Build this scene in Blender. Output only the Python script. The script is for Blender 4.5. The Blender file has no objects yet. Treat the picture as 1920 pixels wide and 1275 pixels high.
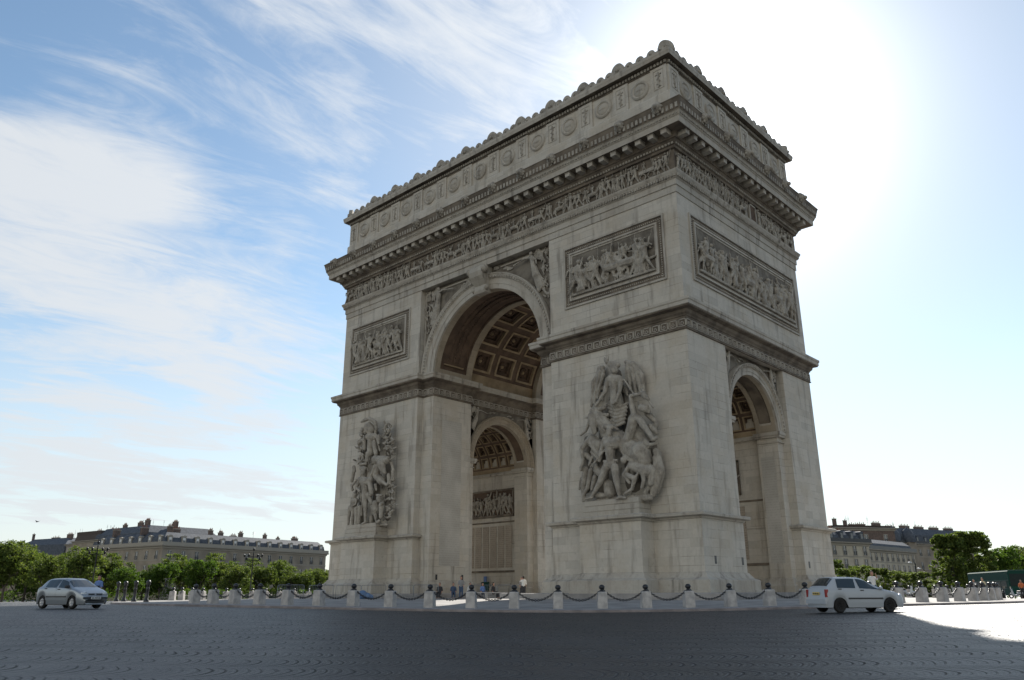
import bpy, bmesh, math, random
from mathutils import Vector, Matrix
from math import sin, cos, pi, radians, sqrt, exp, hypot, atan2, floor
S = bpy.context.scene
COL = S.collection

CLOUD_ANG, CLOUD_OX, CLOUD_OY = 1.42, 3.1, 7.7
CLOUD_BANKS = [(150, 640, .955, .996, .30), (420, 900, .95, .996, .30), (60, 290, .98, .999, .26), (400, 60, .97, .998, .26), (650, 120, .975, .999, .22), (480, 230, .992, .9995, -.2), (180, 150, .992, .9995, -.16), (600, 330, .994, .9995, .12), (1150, 40, .95, .995, .4), (1860, 380, .994, .9995, .2), (1850, 760, .988, .999, .14), (1800, 100, .975, .998, -.2)]
SKY_TINT = (.80, .82, .76)
CLOUD_TINT = (.96, 1.0, 1.04)
BACK_FILL = 2.9
SKY_STRENGTH = .1
EXPOSURE = 1.0

# ------------------------------------------------------------------ camera
EYE = Vector((50.912, -61.075, 0.68))
FW = Vector((-0.649414, 0.694572, 0.309565)); RT = Vector((0.729799, 0.683656, -0.002928)); UP = Vector((0.213669, -0.224019, 0.950874))
cam_d = bpy.data.cameras.new('camera'); cam = bpy.data.objects.new('camera', cam_d); COL.objects.link(cam)
cam_d.sensor_width = 36.0; cam_d.lens = 27.332; cam_d.clip_start = 0.1; cam_d.clip_end = 9000
M = Matrix((RT, UP, -FW)).transposed().to_4x4(); M.translation = EYE; cam.matrix_world = M
S.camera = cam

# ------------------------------------------------------------------ sky, sun, exposure
SUN_DIR = Vector((-0.3545, 0.7672, 0.5344)).normalized()
SUN_EL = math.asin(SUN_DIR.z); SUN_AZ = atan2(SUN_DIR.x, SUN_DIR.y)
w = bpy.data.worlds.new('World'); S.world = w; w.use_nodes = True
wt = w.node_tree; wt.nodes.clear()
def N(t, typ, **k):
    n = t.nodes.new(typ)
    for a, b in k.items(): setattr(n, a, b)
    return n
def mth(t, op, a, b=None, c=None, clamp=False):
    n = t.nodes.new('ShaderNodeMath'); n.operation = op; n.use_clamp = clamp
    for i, v in enumerate((a, b, c)):
        if v is None: continue
        if isinstance(v, (int, float)): n.inputs[i].default_value = v
        else: t.links.new(v, n.inputs[i])
    return n.outputs[0]
def mixc(t, fac, a, b, mode='MIX'):
    n = t.nodes.new('ShaderNodeMix'); n.data_type = 'RGBA'; n.blend_type = mode
    for s, v in ((n.inputs['Factor'], fac), (n.inputs['A'], a), (n.inputs['B'], b)):
        if s.type == 'RGBA' or not isinstance(v, (int, float)):
            if isinstance(v, (tuple, list)): s.default_value = (v[0], v[1], v[2], 1)
            elif isinstance(v, (int, float)): s.default_value = v
            else: t.links.new(v, s)
        else: s.default_value = v
    return [o for o in n.outputs if o.type == 'RGBA'][0]
def ramp(t, x, a, b):
    n = t.nodes.new('ShaderNodeMapRange'); n.interpolation_type = 'SMOOTHSTEP'
    t.links.new(x, n.inputs[0]); n.inputs[1].default_value = a; n.inputs[2].default_value = b
    return n.outputs[0]
def noise(t, vec, scale, detail=5, rough=0.55, dist=0.0):
    n = t.nodes.new('ShaderNodeTexNoise'); n.inputs['Scale'].default_value = scale; n.inputs['Detail'].default_value = detail
    n.inputs['Roughness'].default_value = rough; n.inputs['Distortion'].default_value = dist
    t.links.new(vec, n.inputs['Vector']); return n.outputs['Fac']
sky = N(wt, 'ShaderNodeTexSky', sky_type='NISHITA', sun_disc=False)
sky.sun_elevation = SUN_EL; sky.sun_rotation = SUN_AZ; sky.air_density = 1.0; sky.dust_density = 0.2; sky.ozone_density = 1.6; sky.altitude = 60
tc = N(wt, 'ShaderNodeTexCoord')
sep = N(wt, 'ShaderNodeSeparateXYZ'); wt.links.new(tc.outputs['Generated'], sep.inputs[0])
zz = mth(wt, 'MAXIMUM', sep.outputs[2], 0.0)
den = mth(wt, 'ADD', zz, 0.16)
px_ = mth(wt, 'DIVIDE', sep.outputs[0], den); py_ = mth(wt, 'DIVIDE', sep.outputs[1], den)
def cloud_vec(ang, sx, sy, ox=0, oy=0):
    c, s = cos(ang), sin(ang)
    a = mth(wt, 'ADD', mth(wt, 'MULTIPLY', px_, c * sx), mth(wt, 'MULTIPLY_ADD', py_, s * sx, ox))
    b = mth(wt, 'ADD', mth(wt, 'MULTIPLY', px_, -s * sy), mth(wt, 'MULTIPLY_ADD', py_, c * sy, oy))
    cv = N(wt, 'ShaderNodeCombineXYZ'); wt.links.new(a, cv.inputs[0]); wt.links.new(b, cv.inputs[1]); return cv.outputs[0]
big = noise(wt, cloud_vec(CLOUD_ANG, .55, .9, CLOUD_OX, CLOUD_OY), 1.0, 3, .5, .3)
fine = noise(wt, cloud_vec(CLOUD_ANG, 1.3, 4.2, 4.0, 1.0), 1.8, 12, .66, 1.15)
puff = noise(wt, cloud_vec(CLOUD_ANG, 1.6, 2.4, 9.0, 3.0), 2.2, 8, .6, .4)
dsun = N(wt, 'ShaderNodeVectorMath', operation='DOT_PRODUCT'); wt.links.new(tc.outputs['Generated'], dsun.inputs[0]); dsun.inputs[1].default_value = SUN_DIR
def near(d, a, b):        # 1 towards direction d, fading out between the cosines b and a
    n = N(wt, 'ShaderNodeVectorMath', operation='DOT_PRODUCT'); wt.links.new(tc.outputs['Generated'], n.inputs[0]); n.inputs[1].default_value = d
    return ramp(wt, n.outputs['Value'], a, b)
def pixdir(u, v): return (FW + RT * ((u - 960) / 1457.7) - UP * ((v - 637.5) / 1457.7)).normalized()
cov = mth(wt, 'MULTIPLY_ADD', big, 1.25, -0.28)
for (u, v, a, b, s) in CLOUD_BANKS:      # where in the sky the cloud banks and the clear gaps lie (directions, not pixels)
    cov = mth(wt, 'ADD', cov, mth(wt, 'MULTIPLY', near(pixdir(u, v), a, b), s))
tex = mth(wt, 'ADD', mth(wt, 'MULTIPLY', fine, .75), mth(wt, 'MULTIPLY', puff, .5))
dens = ramp(wt, mth(wt, 'ADD', cov, mth(wt, 'MULTIPLY_ADD', tex, 1.7, -1.05)), .28, 1.05)
# thin cirrus scatters sunlight strongly forwards, and unseen bright cloud is added behind the camera to fill the arch
dv = mth(wt, 'MAXIMUM', dsun.outputs['Value'], 0.0)
fwd = mth(wt, 'POWER', dv, 90.0)
fwd2 = mth(wt, 'POWER', dv, 5.0)
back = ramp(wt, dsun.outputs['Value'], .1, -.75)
cb = mth(wt, 'ADD', mth(wt, 'MULTIPLY_ADD', fwd, 9.0, 3.95), mth(wt, 'ADD', mth(wt, 'MULTIPLY', fwd2, .8), mth(wt, 'MULTIPLY', back, BACK_FILL)))
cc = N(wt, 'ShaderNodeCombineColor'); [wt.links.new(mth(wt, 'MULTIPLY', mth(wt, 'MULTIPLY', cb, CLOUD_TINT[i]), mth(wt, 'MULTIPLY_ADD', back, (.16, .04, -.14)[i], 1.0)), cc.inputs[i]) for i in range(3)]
# moist air: a veil round the sun and along the horizon
veil = mth(wt, 'MAXIMUM', mth(wt, 'MAXIMUM', fwd, mth(wt, 'MULTIPLY', mth(wt, 'POWER', dv, 14.0), .62)), mth(wt, 'MULTIPLY', mth(wt, 'SUBTRACT', 1.0, ramp(wt, sep.outputs[2], 0.0, .42)), .78))
skyc = mixc(wt, 1.0, sky.outputs[0], (SKY_TINT[0], SKY_TINT[1], SKY_TINT[2]), 'MULTIPLY')
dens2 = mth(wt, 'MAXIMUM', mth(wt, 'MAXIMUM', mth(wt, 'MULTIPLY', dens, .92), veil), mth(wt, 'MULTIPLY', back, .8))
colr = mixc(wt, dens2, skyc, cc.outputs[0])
bg = N(wt, 'ShaderNodeBackground'); wt.links.new(colr, bg.inputs[0]); bg.inputs[1].default_value = SKY_STRENGTH
wo = N(wt, 'ShaderNodeOutputWorld'); wt.links.new(bg.outputs[0], wo.inputs[0])

sd = bpy.data.lights.new('sun', 'SUN'); sd.energy = 4.2; sd.angle = radians(.53); sd.color = (1, .94, .85)
sun = bpy.data.objects.new('sun', sd); COL.objects.link(sun); sun.rotation_euler = (-SUN_DIR).to_track_quat('-Z', 'Y').to_euler(); sun.location = (0, 0, 90)
S.view_settings.view_transform = 'Standard'; S.view_settings.look = 'None'; S.view_settings.gamma = 1; S.view_settings.exposure = EXPOSURE

# ------------------------------------------------------------------ materials
def mat(name, col, rough=.8, metal=0.0, spec=.5, build=None):
    m = bpy.data.materials.new(name); m.use_nodes = True; t = m.node_tree; b = t.nodes['Principled BSDF']
    b.inputs['Base Color'].default_value = (*col, 1); b.inputs['Roughness'].default_value = rough; b.inputs['Metallic'].default_value = metal
    b.inputs['Specular IOR Level'].default_value = spec
    if build: build(t, b)
    return m
def geo_pos(t): return N(t, 'ShaderNodeNewGeometry').outputs['Position']
def bump(t, b, h, strength, dist):
    n = N(t, 'ShaderNodeBump'); n.inputs['Strength'].default_value = strength; n.inputs['Distance'].default_value = dist
    t.links.new(h, n.inputs['Height']); t.links.new(n.outputs[0], b.inputs['Normal'])
def mottled(c1, c2, scale, bs=.3, bd=.02, detail=6):
    def f(t, b):
        p = geo_pos(t); n = noise(t, p, scale, detail)
        t.links.new(mixc(t, ramp(t, n, .35, .65), c1, c2), b.inputs['Base Color'])
        bump(t, b, noise(t, p, scale * 6, 4), bs, bd)
    return f
def ashlar(base, dark, warm, course=.62, length=1.45, joint=.55, stain=.68):
    """coursed limestone: every block its own tone, fine joints, rain streaks and grime of their own shape"""
    def f(t, b):
        g = N(t, 'ShaderNodeNewGeometry'); sp = N(t, 'ShaderNodeSeparateXYZ'); t.links.new(g.outputs['Position'], sp.inputs[0])
        sn = N(t, 'ShaderNodeSeparateXYZ'); t.links.new(g.outputs['True Normal'], sn.inputs[0])
        ax = ramp(t, mth(t, 'ABSOLUTE', sn.outputs[0]), .69, .71)
        u = mth(t, 'ADD', mth(t, 'MULTIPLY', sp.outputs[1], ax), mth(t, 'MULTIPLY', sp.outputs[0], mth(t, 'SUBTRACT', 1.0, ax)))
        row = mth(t, 'FLOOR', mth(t, 'DIVIDE', sp.outputs[2], course))
        wn0 = N(t, 'ShaderNodeTexWhiteNoise', noise_dimensions='1D'); t.links.new(row, wn0.inputs['W'])
        uu = mth(t, 'DIVIDE', mth(t, 'ADD', u, mth(t, 'MULTIPLY', wn0.outputs[0], 5.0)), length)
        colm = mth(t, 'FLOOR', uu)
        cv = N(t, 'ShaderNodeCombineXYZ'); t.links.new(colm, cv.inputs[0]); t.links.new(row, cv.inputs[1]); t.links.new(ax, cv.inputs[2])
        wn = N(t, 'ShaderNodeTexWhiteNoise', noise_dimensions='3D'); t.links.new(cv.outputs[0], wn.inputs['Vector'])
        fz = mth(t, 'FRACT', mth(t, 'DIVIDE', sp.outputs[2], course)); fu = mth(t, 'FRACT', uu)
        ez = mth(t, 'MULTIPLY', mth(t, 'MINIMUM', fz, mth(t, 'SUBTRACT', 1.0, fz)), course)
        eu = mth(t, 'MULTIPLY_ADD', mth(t, 'MINIMUM', fu, mth(t, 'SUBTRACT', 1.0, fu)), length, .008)
        jn = mth(t, 'SUBTRACT', 1.0, ramp(t, mth(t, 'MINIMUM', ez, eu), .008, .03))
        p = g.outputs['Position']
        mp = N(t, 'ShaderNodeMapping'); t.links.new(p, mp.inputs[0]); mp.inputs['Scale'].default_value = (1.4, 1.4, .16)
        streak = noise(t, mp.outputs[0], 1.0, 6, .6)
        blot = noise(t, p, .35, 7, .62)
        tiny = noise(t, p, 5.0, 5, .6)
        pits = ramp(t, noise(t, p, 2.3, 3, .5), .66, .74)
        c = mixc(t, mth(t, 'MULTIPLY', mth(t, 'POWER', wn.outputs[0], 2.0), .75), base, tuple(x * .76 for x in base))
        c = mixc(t, mth(t, 'MULTIPLY', ramp(t, blot, .42, .68), .55), c, warm)
        c = mixc(t, mth(t, 'MULTIPLY', ramp(t, streak, .5, .75), stain), c, dark)
        c = mixc(t, mth(t, 'MULTIPLY', pits, .22), c, dark)
        c = mixc(t, mth(t, 'MULTIPLY', ramp(t, tiny, .3, .8), .16), c, dark)
        jv = mth(t, 'MULTIPLY', jn, mth(t, 'MULTIPLY', ramp(t, noise(t, p, .5, 3), .38, .72), joint))
        c = mixc(t, jv, c, tuple(x * .75 for x in dark))
        t.links.new(c, b.inputs['Base Color'])
        h = mth(t, 'ADD', mth(t, 'MULTIPLY', jv, -1.0), mth(t, 'MULTIPLY', tiny, .35))
        bump(t, b, h, .4, .02)
    return f
STONE = mat('limestone_ashlar', (.5, .46, .4), .85, build=ashlar((.50, .466, .405), (.16, .142, .118), (.43, .37, .285)))
TRIM = mat('limestone_moulding', (.5, .46, .4), .85, build=ashlar((.43, .40, .345), (.125, .11, .092), (.33, .28, .22), 3.0, 1.9, .35, .85))
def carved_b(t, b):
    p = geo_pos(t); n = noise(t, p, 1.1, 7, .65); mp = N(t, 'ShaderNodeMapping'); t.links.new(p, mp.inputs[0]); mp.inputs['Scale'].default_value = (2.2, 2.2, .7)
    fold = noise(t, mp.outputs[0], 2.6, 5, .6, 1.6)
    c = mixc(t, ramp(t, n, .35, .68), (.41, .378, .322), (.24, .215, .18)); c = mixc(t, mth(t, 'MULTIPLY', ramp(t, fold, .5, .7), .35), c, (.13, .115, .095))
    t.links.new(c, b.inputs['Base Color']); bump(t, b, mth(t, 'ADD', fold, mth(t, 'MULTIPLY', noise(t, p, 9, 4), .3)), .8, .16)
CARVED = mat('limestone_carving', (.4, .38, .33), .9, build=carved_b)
SHADE_BROWN = mat('shade_brown_limestone', (.2, .18, .15), .9, build=mottled((.175, .145, .11), (.09, .073, .056), .8, .4, .03))  # brown stone, darkened so soffits and crevices carry shade in their colour
RELG = mat('relief_ground', (.25, .23, .19), .9, build=mottled((.19, .168, .135), (.11, .094, .075), 1.1, .5, .03))  # ground behind the carving, with recess shade put into its darker colour
DARK_STONE = mat('dark_vault_stone', (.1, .08, .07), .9, build=mottled((.12, .08, .054), (.075, .049, .033), .8, .4, .03))  # darker brown stone for the coffers, ribs and sunk panels
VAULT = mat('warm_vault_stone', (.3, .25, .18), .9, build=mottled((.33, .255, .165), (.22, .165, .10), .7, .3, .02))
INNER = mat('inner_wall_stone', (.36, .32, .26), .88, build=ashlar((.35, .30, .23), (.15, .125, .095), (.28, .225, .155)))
IRON = mat('black_painted_iron', (.012, .013, .016), .38)
RUST = mat('rusty_iron', (.05, .022, .018), .6)
GRANITE = mat('granite_post', (.4, .38, .36), .8, build=mottled((.44, .42, .40), (.30, .29, .28), 3.0))
PAVE = mat('paving_stone', (.3, .28, .26), .85, build=mottled((.30, .285, .27), (.20, .19, .18), .7))
KERB = mat('kerb_granite', (.24, .2, .19), .8, build=mottled((.25, .22, .21), (.16, .14, .135), 1.2))
def road_b(t, b):
    """cobbles laid in bands of nested arcs"""
    p = geo_pos(t); wob = N(t, 'ShaderNodeTexNoise'); wob.inputs['Scale'].default_value = .3; wob.inputs['Detail'].default_value = 3; t.links.new(p, wob.inputs['Vector'])
    va = N(t, 'ShaderNodeVectorMath', operation='MULTIPLY_ADD'); t.links.new(wob.outputs['Color'], va.inputs[0]); va.inputs[1].default_value = (.8, .8, 0); t.links.new(p, va.inputs[2])
    sp = N(t, 'ShaderNodeSeparateXYZ'); t.links.new(va.outputs[0], sp.inputs[0])
    lat = mth(t, 'ADD', mth(t, 'MULTIPLY', sp.outputs[0], .73), mth(t, 'MULTIPLY', sp.outputs[1], .683))
    dep = mth(t, 'ADD', mth(t, 'MULTIPLY', sp.outputs[0], -.683), mth(t, 'MULTIPLY', sp.outputs[1], .73))
    BW, AR = 1.45, .21
    vb = mth(t, 'DIVIDE', dep, BW); fv = mth(t, 'SUBTRACT', mth(t, 'FRACT', vb), .5)
    row = N(t, 'ShaderNodeTexWhiteNoise', noise_dimensions='1D'); t.links.new(mth(t, 'FLOOR', vb), row.inputs['W'])
    bul = mth(t, 'MULTIPLY', mth(t, 'MULTIPLY', fv, fv), 1.4)
    uu = mth(t, 'ADD', mth(t, 'ADD', lat, bul), mth(t, 'MULTIPLY', row.outputs[0], .5))
    fr = mth(t, 'FRACT', mth(t, 'DIVIDE', uu, AR))
    cell = N(t, 'ShaderNodeCombineXYZ'); t.links.new(mth(t, 'FLOOR', mth(t, 'DIVIDE', uu, AR)), cell.inputs[0]); t.links.new(mth(t, 'FLOOR', vb), cell.inputs[1])
    cw = N(t, 'ShaderNodeTexWhiteNoise', noise_dimensions='2D'); t.links.new(cell.outputs[0], cw.inputs['Vector'])
    edge = mth(t, 'MINIMUM', fr, mth(t, 'SUBTRACT', 1.0, fr))
    deep = mth(t, 'SUBTRACT', 1.0, ramp(t, edge, .04, .17))
    deep = mth(t, 'MULTIPLY', deep, mth(t, 'POWER', cw.outputs[0], 1.2))
    deep = mth(t, 'MULTIPLY', deep, mth(t, 'SUBTRACT', 1.0, ramp(t, mth(t, 'ABSOLUTE', fv), .30, .47)))
    setts = mth(t, 'FRACT', mth(t, 'DIVIDE', uu, AR / 2))
    js = mth(t, 'SUBTRACT', 1.0, ramp(t, mth(t, 'MINIMUM', setts, mth(t, 'SUBTRACT', 1.0, setts)), .06, .3))
    vo = N(t, 'ShaderNodeTexVoronoi'); vo.inputs['Scale'].default_value = 8.5; t.links.new(p, vo.inputs['Vector'])
    n1 = noise(t, p, .10, 5, .6); n2 = noise(t, p, 1.1, 6, .6); n3 = noise(t, p, 14, 5, .7)
    fade = ramp(t, noise(t, p, .16, 4), .36, .6)
    # mortar patches and worn tracks
    st = N(t, 'ShaderNodeMapping'); t.links.new(p, st.inputs[0]); st.inputs['Rotation'].default_value = (0, 0, radians(-43)); st.inputs['Scale'].default_value = (.06, .5, 1)
    track = ramp(t, noise(t, st.outputs[0], 1.0, 4, .6), .45, .7)
    c = mixc(t, ramp(t, n2, .3, .7), (.019, .021, .022), (.036, .038, .039))
    c = mixc(t, mth(t, 'MULTIPLY', ramp(t, n1, .46, .62), .4), c, (.055, .046, .046))
    c = mixc(t, mth(t, 'MULTIPLY', track, .3), c, (.055, .06, .065))
    c = mixc(t, mth(t, 'MULTIPLY', mth(t, 'MULTIPLY', deep, mth(t, 'MULTIPLY_ADD', fade, .6, .4)), 1.0), c, (.006, .006, .007))
    c = mixc(t, mth(t, 'MULTIPLY', ramp(t, n3, .5, .75), .5), c, (.016, .017, .018))
    c = mixc(t, mth(t, 'MULTIPLY', js, .0), c, (.014, .014, .015))
    t.links.new(c, b.inputs['Base Color'])
    r = mth(t, 'ADD', mth(t, 'MULTIPLY_ADD', n2, .2, .40), mth(t, 'MULTIPLY', deep, .3))
    t.links.new(r, b.inputs['Roughness'])
    h = mth(t, 'ADD', mth(t, 'MULTIPLY', deep, -1.4), mth(t, 'ADD', mth(t, 'MULTIPLY', js, -.2), mth(t, 'ADD', mth(t, 'MULTIPLY', vo.outputs['Distance'], -.7), mth(t, 'MULTIPLY', n3, .9))))
    bump(t, b, h, .9, .035)
ROAD = mat('fan_laid_cobbles', (.06, .065, .07), .5, spec=.4, build=road_b)

# ------------------------------------------------------------------ mesh helpers
class MB:
    def __init__(s): s.v = []; s.f = []; s.mi = []; s.sm = []; s.mats = []
    def m(s, mt):
        if mt not in s.mats: s.mats.append(mt)
        return s.mats.index(mt)
    def add(s, vs, fs, mt, smooth=False):
        k = len(s.v); s.v += [tuple(p) for p in vs]; i = s.m(mt)
        for f in fs: s.f.append([k + q for q in f]); s.mi.append(i); s.sm.append(smooth)
    def box(s, x0, x1, y0, y1, z0, z1, mt, T=None):
        vs = [(x, y, z) for z in (z0, z1) for y in (y0, y1) for x in (x0, x1)]
        if T is not None: vs = [T @ Vector(p) for p in vs]
        s.add(vs, [(0, 2, 3, 1), (4, 5, 7, 6), (0, 1, 5, 4), (2, 6, 7, 3), (0, 4, 6, 2), (1, 3, 7, 5)], mt)
    def quad(s, a, b, c, d, mt): s.add([a, b, c, d], [(0, 1, 2, 3)], mt)
    def prism(s, pts, z0, z1, mt, caps=True):      # pts counter-clockwise
        n = len(pts); vs = [(x, y, z0) for x, y in pts] + [(x, y, z1) for x, y in pts]
        fs = [(i, (i + 1) % n, n + (i + 1) % n, n + i) for i in range(n)]
        if caps: fs += [tuple(range(n, 2 * n)), tuple(range(n - 1, -1, -1))]
        s.add(vs, fs, mt)
    def ring(s, path, prof, mt, closed=True):      # mouldings: profile (offset, z) swept round a plan polygon (counter-clockwise)
        loops = [[(x, y, z) for x, y in offset(path, o, closed)] for o, z in prof]; n = len(path); vs = sum(loops, []); fs = []
        for j in range(len(prof) - 1):
            for i in range(n if closed else n - 1):
                a = i; b = (i + 1) % n; fs.append((j * n + a, j * n + b, (j + 1) * n + b, (j + 1) * n + a))
        s.add(vs, fs, mt)
    def capsule(s, p, q, r1, r2, mt, n=7, caps=2, smooth=True):
        p = Vector(p); q = Vector(q); d = q - p; L = d.length
        d = d / L if L > 1e-5 else Vector((0, 0, 1))
        a = d.orthogonal().normalized(); b = d.cross(a); vs = []; rings = []
        sec = [(-cos(t), sin(t)) for t in [pi / 2 * k / caps for k in range(1, caps + 1)]]
        for (h, k) in sec: rings.append((p + d * (h * r1), k * r1))
        for (h, k) in reversed(sec): rings.append((q - d * (h * r2), k * r2))
        vs.append(p - d * r1)
        for c, r in rings: vs += [c + (a * cos(2 * pi * i / n) + b * sin(2 * pi * i / n)) * r for i in range(n)]
        vs.append(q + d * r2); fs = []
        for i in range(n): fs.append((0, 1 + (i + 1) % n, 1 + i)); 
        for j in range(len(rings) - 1):
            for i in range(n): fs.append((1 + j * n + i, 1 + j * n + (i + 1) % n, 1 + (j + 1) * n + (i + 1) % n, 1 + (j + 1) * n + i))
        e = len(vs) - 1; o = 1 + (len(rings) - 1) * n
        for i in range(n): fs.append((e, o + i, o + (i + 1) % n))
        s.add(vs, fs, mt, smooth)
    def ball(s, c, r, mt, n=8, m=5, sx=1, sy=1, sz=1):
        vs = [(c[0], c[1], c[2] - r * sz)]
        for j in range(1, m):
            t = -pi / 2 + pi * j / m
            vs += [(c[0] + r * sx * cos(t) * cos(2 * pi * i / n), c[1] + r * sy * cos(t) * sin(2 * pi * i / n), c[2] + r * sz * sin(t)) for i in range(n)]
        vs.append((c[0], c[1], c[2] + r * sz)); fs = [(0, 1 + (i + 1) % n, 1 + i) for i in range(n)]
        for j in range(m - 2):
            fs += [(1 + j * n + i, 1 + j * n + (i + 1) % n, 1 + (j + 1) * n + (i + 1) % n, 1 + (j + 1) * n + i) for i in range(n)]
        e = len(vs) - 1; o = 1 + (m - 2) * n; fs += [(e, o + i, o + (i + 1) % n) for i in range(n)]
        s.add(vs, fs, mt, True)
    def tube(s, pts, r, mt, n=5):
        for a, b in zip(pts, pts[1:]): s.capsule(a, b, r, r, mt, n, 1)
    def lathe(s, prof, mt, n=12, c=(0, 0), smooth=True):
        vs = []; fs = []
        for r, z in prof: vs += [(c[0] + r * cos(2 * pi * i / n), c[1] + r * sin(2 * pi * i / n), z) for i in range(n)]
        for j in range(len(prof) - 1):
            for i in range(n): fs.append((j * n + i, j * n + (i + 1) % n, (j + 1) * n + (i + 1) % n, (j + 1) * n + i))
        s.add(vs, fs, mt, smooth)
    def merge(s, o, T=None):
        k = len(s.v); s.v += [tuple(T @ Vector(p)) if T is not None else p for p in o.v]
        mm = [s.m(x) for x in o.mats]
        s.f += [[k + q for q in f] for f in o.f]; s.mi += [mm[i] for i in o.mi]; s.sm += o.sm
    def mesh(s, name):
        me = bpy.data.meshes.new(name); me.from_pydata(s.v, [], s.f)
        for x in s.mats: me.materials.append(x)
        me.polygons.foreach_set('material_index', s.mi); me.polygons.foreach_set('use_smooth', s.sm); me.update(); return me
    def build(s, name, parent=None, loc=None, rz=0, remesh=None):
        me = s.mesh(name); o = bpy.data.objects.new(name, me)
        if remesh:
            COL.objects.link(o); r = o.modifiers.new('remesh', 'REMESH'); r.mode = 'VOXEL'; r.voxel_size = remesh; r.use_smooth_shade = True
            sm = o.modifiers.new('smooth', 'SMOOTH'); sm.factor = .25; sm.iterations = 1
            dg = bpy.context.evaluated_depsgraph_get(); me2 = bpy.data.meshes.new_from_object(o.evaluated_get(dg))
            COL.objects.unlink(o); bpy.data.objects.remove(o); me2.name = name; o = bpy.data.objects.new(name, me2)
            if not me2.materials: me2.materials.append(s.mats[0])
        COL.objects.link(o)
        if parent is not None: o.parent = parent
        if loc is not None: o.location = loc
        o.rotation_euler[2] = rz
        return o
def offset(path, o, closed=True):
    n = len(path); out = []
    for i in range(n):
        p = path[i]; a = path[i - 1] if (closed or i > 0) else None; b = path[(i + 1) % n] if (closed or i < n - 1) else None
        ns = []
        for q, r in ((a, p), (p, b)):
            if q is None or r is None: continue
            dx, dy = r[0] - q[0], r[1] - q[1]; l = hypot(dx, dy); ns.append((dy / l, -dx / l))
        if len(ns) == 1: out.append((p[0] + ns[0][0] * o, p[1] + ns[0][1] * o)); continue
        (ax, ay), (bx, by) = ns; k = 1 + ax * bx + ay * by
        out.append((p[0] + (ax + bx) / k * o, p[1] + (ay + by) / k * o))
    return out
def tag(o, label, cat, group=None):
    o['label'] = label; o['category'] = cat
    if group: o['group'] = group
    return o
def thing(name, loc, label, cat, group=None, rz=0):
    o = bpy.data.objects.new(name, None); COL.objects.link(o); o.location = loc; o.rotation_euler[2] = rz; o.empty_display_size = .5
    return tag(o, label, cat, group)
def copy_tree(o, parent=None):
    c = o.copy(); COL.objects.link(c)
    if parent is not None: c.parent = parent
    for ch in list(o.children): copy_tree(ch, c)
    return c
def rect(x0, x1, y0, y1): return [(x0, y0), (x1, y0), (x1, y1), (x0, y1)]
ORD = 'first second third fourth fifth sixth seventh eighth ninth tenth eleventh twelfth thirteenth fourteenth fifteenth sixteenth seventeenth eighteenth nineteenth twentieth'.split()
def ordn(i): return ORD[i] if i < 20 else ('twenty-' + ORD[i - 20] if i > 19 and i < 29 else 'thirtieth' if i == 29 else 'thirty-' + ORD[i - 30])

# ------------------------------------------------------------------ ground
CX, CY = .640, -.768         # unit vector from the monument towards the camera
def softp(x, k=3.0): return x if x / k > 40 else k * math.log1p(exp(x / k))
def sig(x): return 1 / (1 + exp(-max(-40, min(40, x))))
def zf(x, y):
    s = x * CX + y * CY; l = -x * CY + y * CX; r = hypot(x, y)
    z = -.27 * exp(-((l - 1) / 15) ** 2) * sig((s - 31) / 4) - .0149 * softp(s - 48)
    far = sig(-(s - 5) / 8)
    return z - .011 * min(120, softp(r - 47, 4)) * far - .004 * softp(r - 60, 4) * (1 - far) * (1 if s < 30 else 0.0)
RK = 39.0
def plaza_z(x, y):
    r = hypot(x, y); t = min(1, max(0, (RK - 3 - r) / 9)); t = t * t * (3 - 2 * t)
    return zf(x, y) + .12 + .14 * t
def polar(name, r0, rs, zfun, mt, n=180):
    b = MB(); vs = []; fs = []
    if r0 == 0: vs.append((0, 0, zfun(0, 0)))
    for r in rs: vs += [(r * cos(2 * pi * i / n), r * sin(2 * pi * i / n), zfun(r * cos(2 * pi * i / n), r * sin(2 * pi * i / n))) for i in range(n)]
    k = 1 if r0 == 0 else 0
    if k: fs += [(0, 1 + i, 1 + (i + 1) % n) for i in range(n)]
    for j in range(len(rs) - 1):
        fs += [(k + j * n + i, k + (j + 1) * n + i, k + (j + 1) * n + (i + 1) % n, k + j * n + (i + 1) % n) for i in range(n)]
    b.add(vs, fs, mt, True); o = b.build(name); o['kind'] = 'structure'; return o
polar('road', 1, [RK - 1.5 + 1.2 * i for i in range(60)] + [110 + 10 * i for i in range(12)] + [260, 330, 500, 900, 1800, 4000], zf, ROAD, 240)
polar('plaza_pavement', 0, [3 * i for i in range(1, 13)] + [RK - 1, RK - .36], plaza_z, PAVE)
b = MB(); n = 240
vs = []; fs = []
for r, h in ((RK - .36, .124), (RK - .03, .124), (RK, .10), (RK + .01, -.05)):
    vs += [(r * cos(2 * pi * i / n), r * sin(2 * pi * i / n), zf(r * cos(2 * pi * i / n), r * sin(2 * pi * i / n)) + h) for i in range(n)]
for j in range(3): fs += [(j * n + i, (j + 1) * n + i, (j + 1) * n + (i + 1) % n, j * n + (i + 1) % n) for i in range(n)]
b.add(vs, fs, KERB); b.build('plaza_kerb')['kind'] = 'structure'
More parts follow.
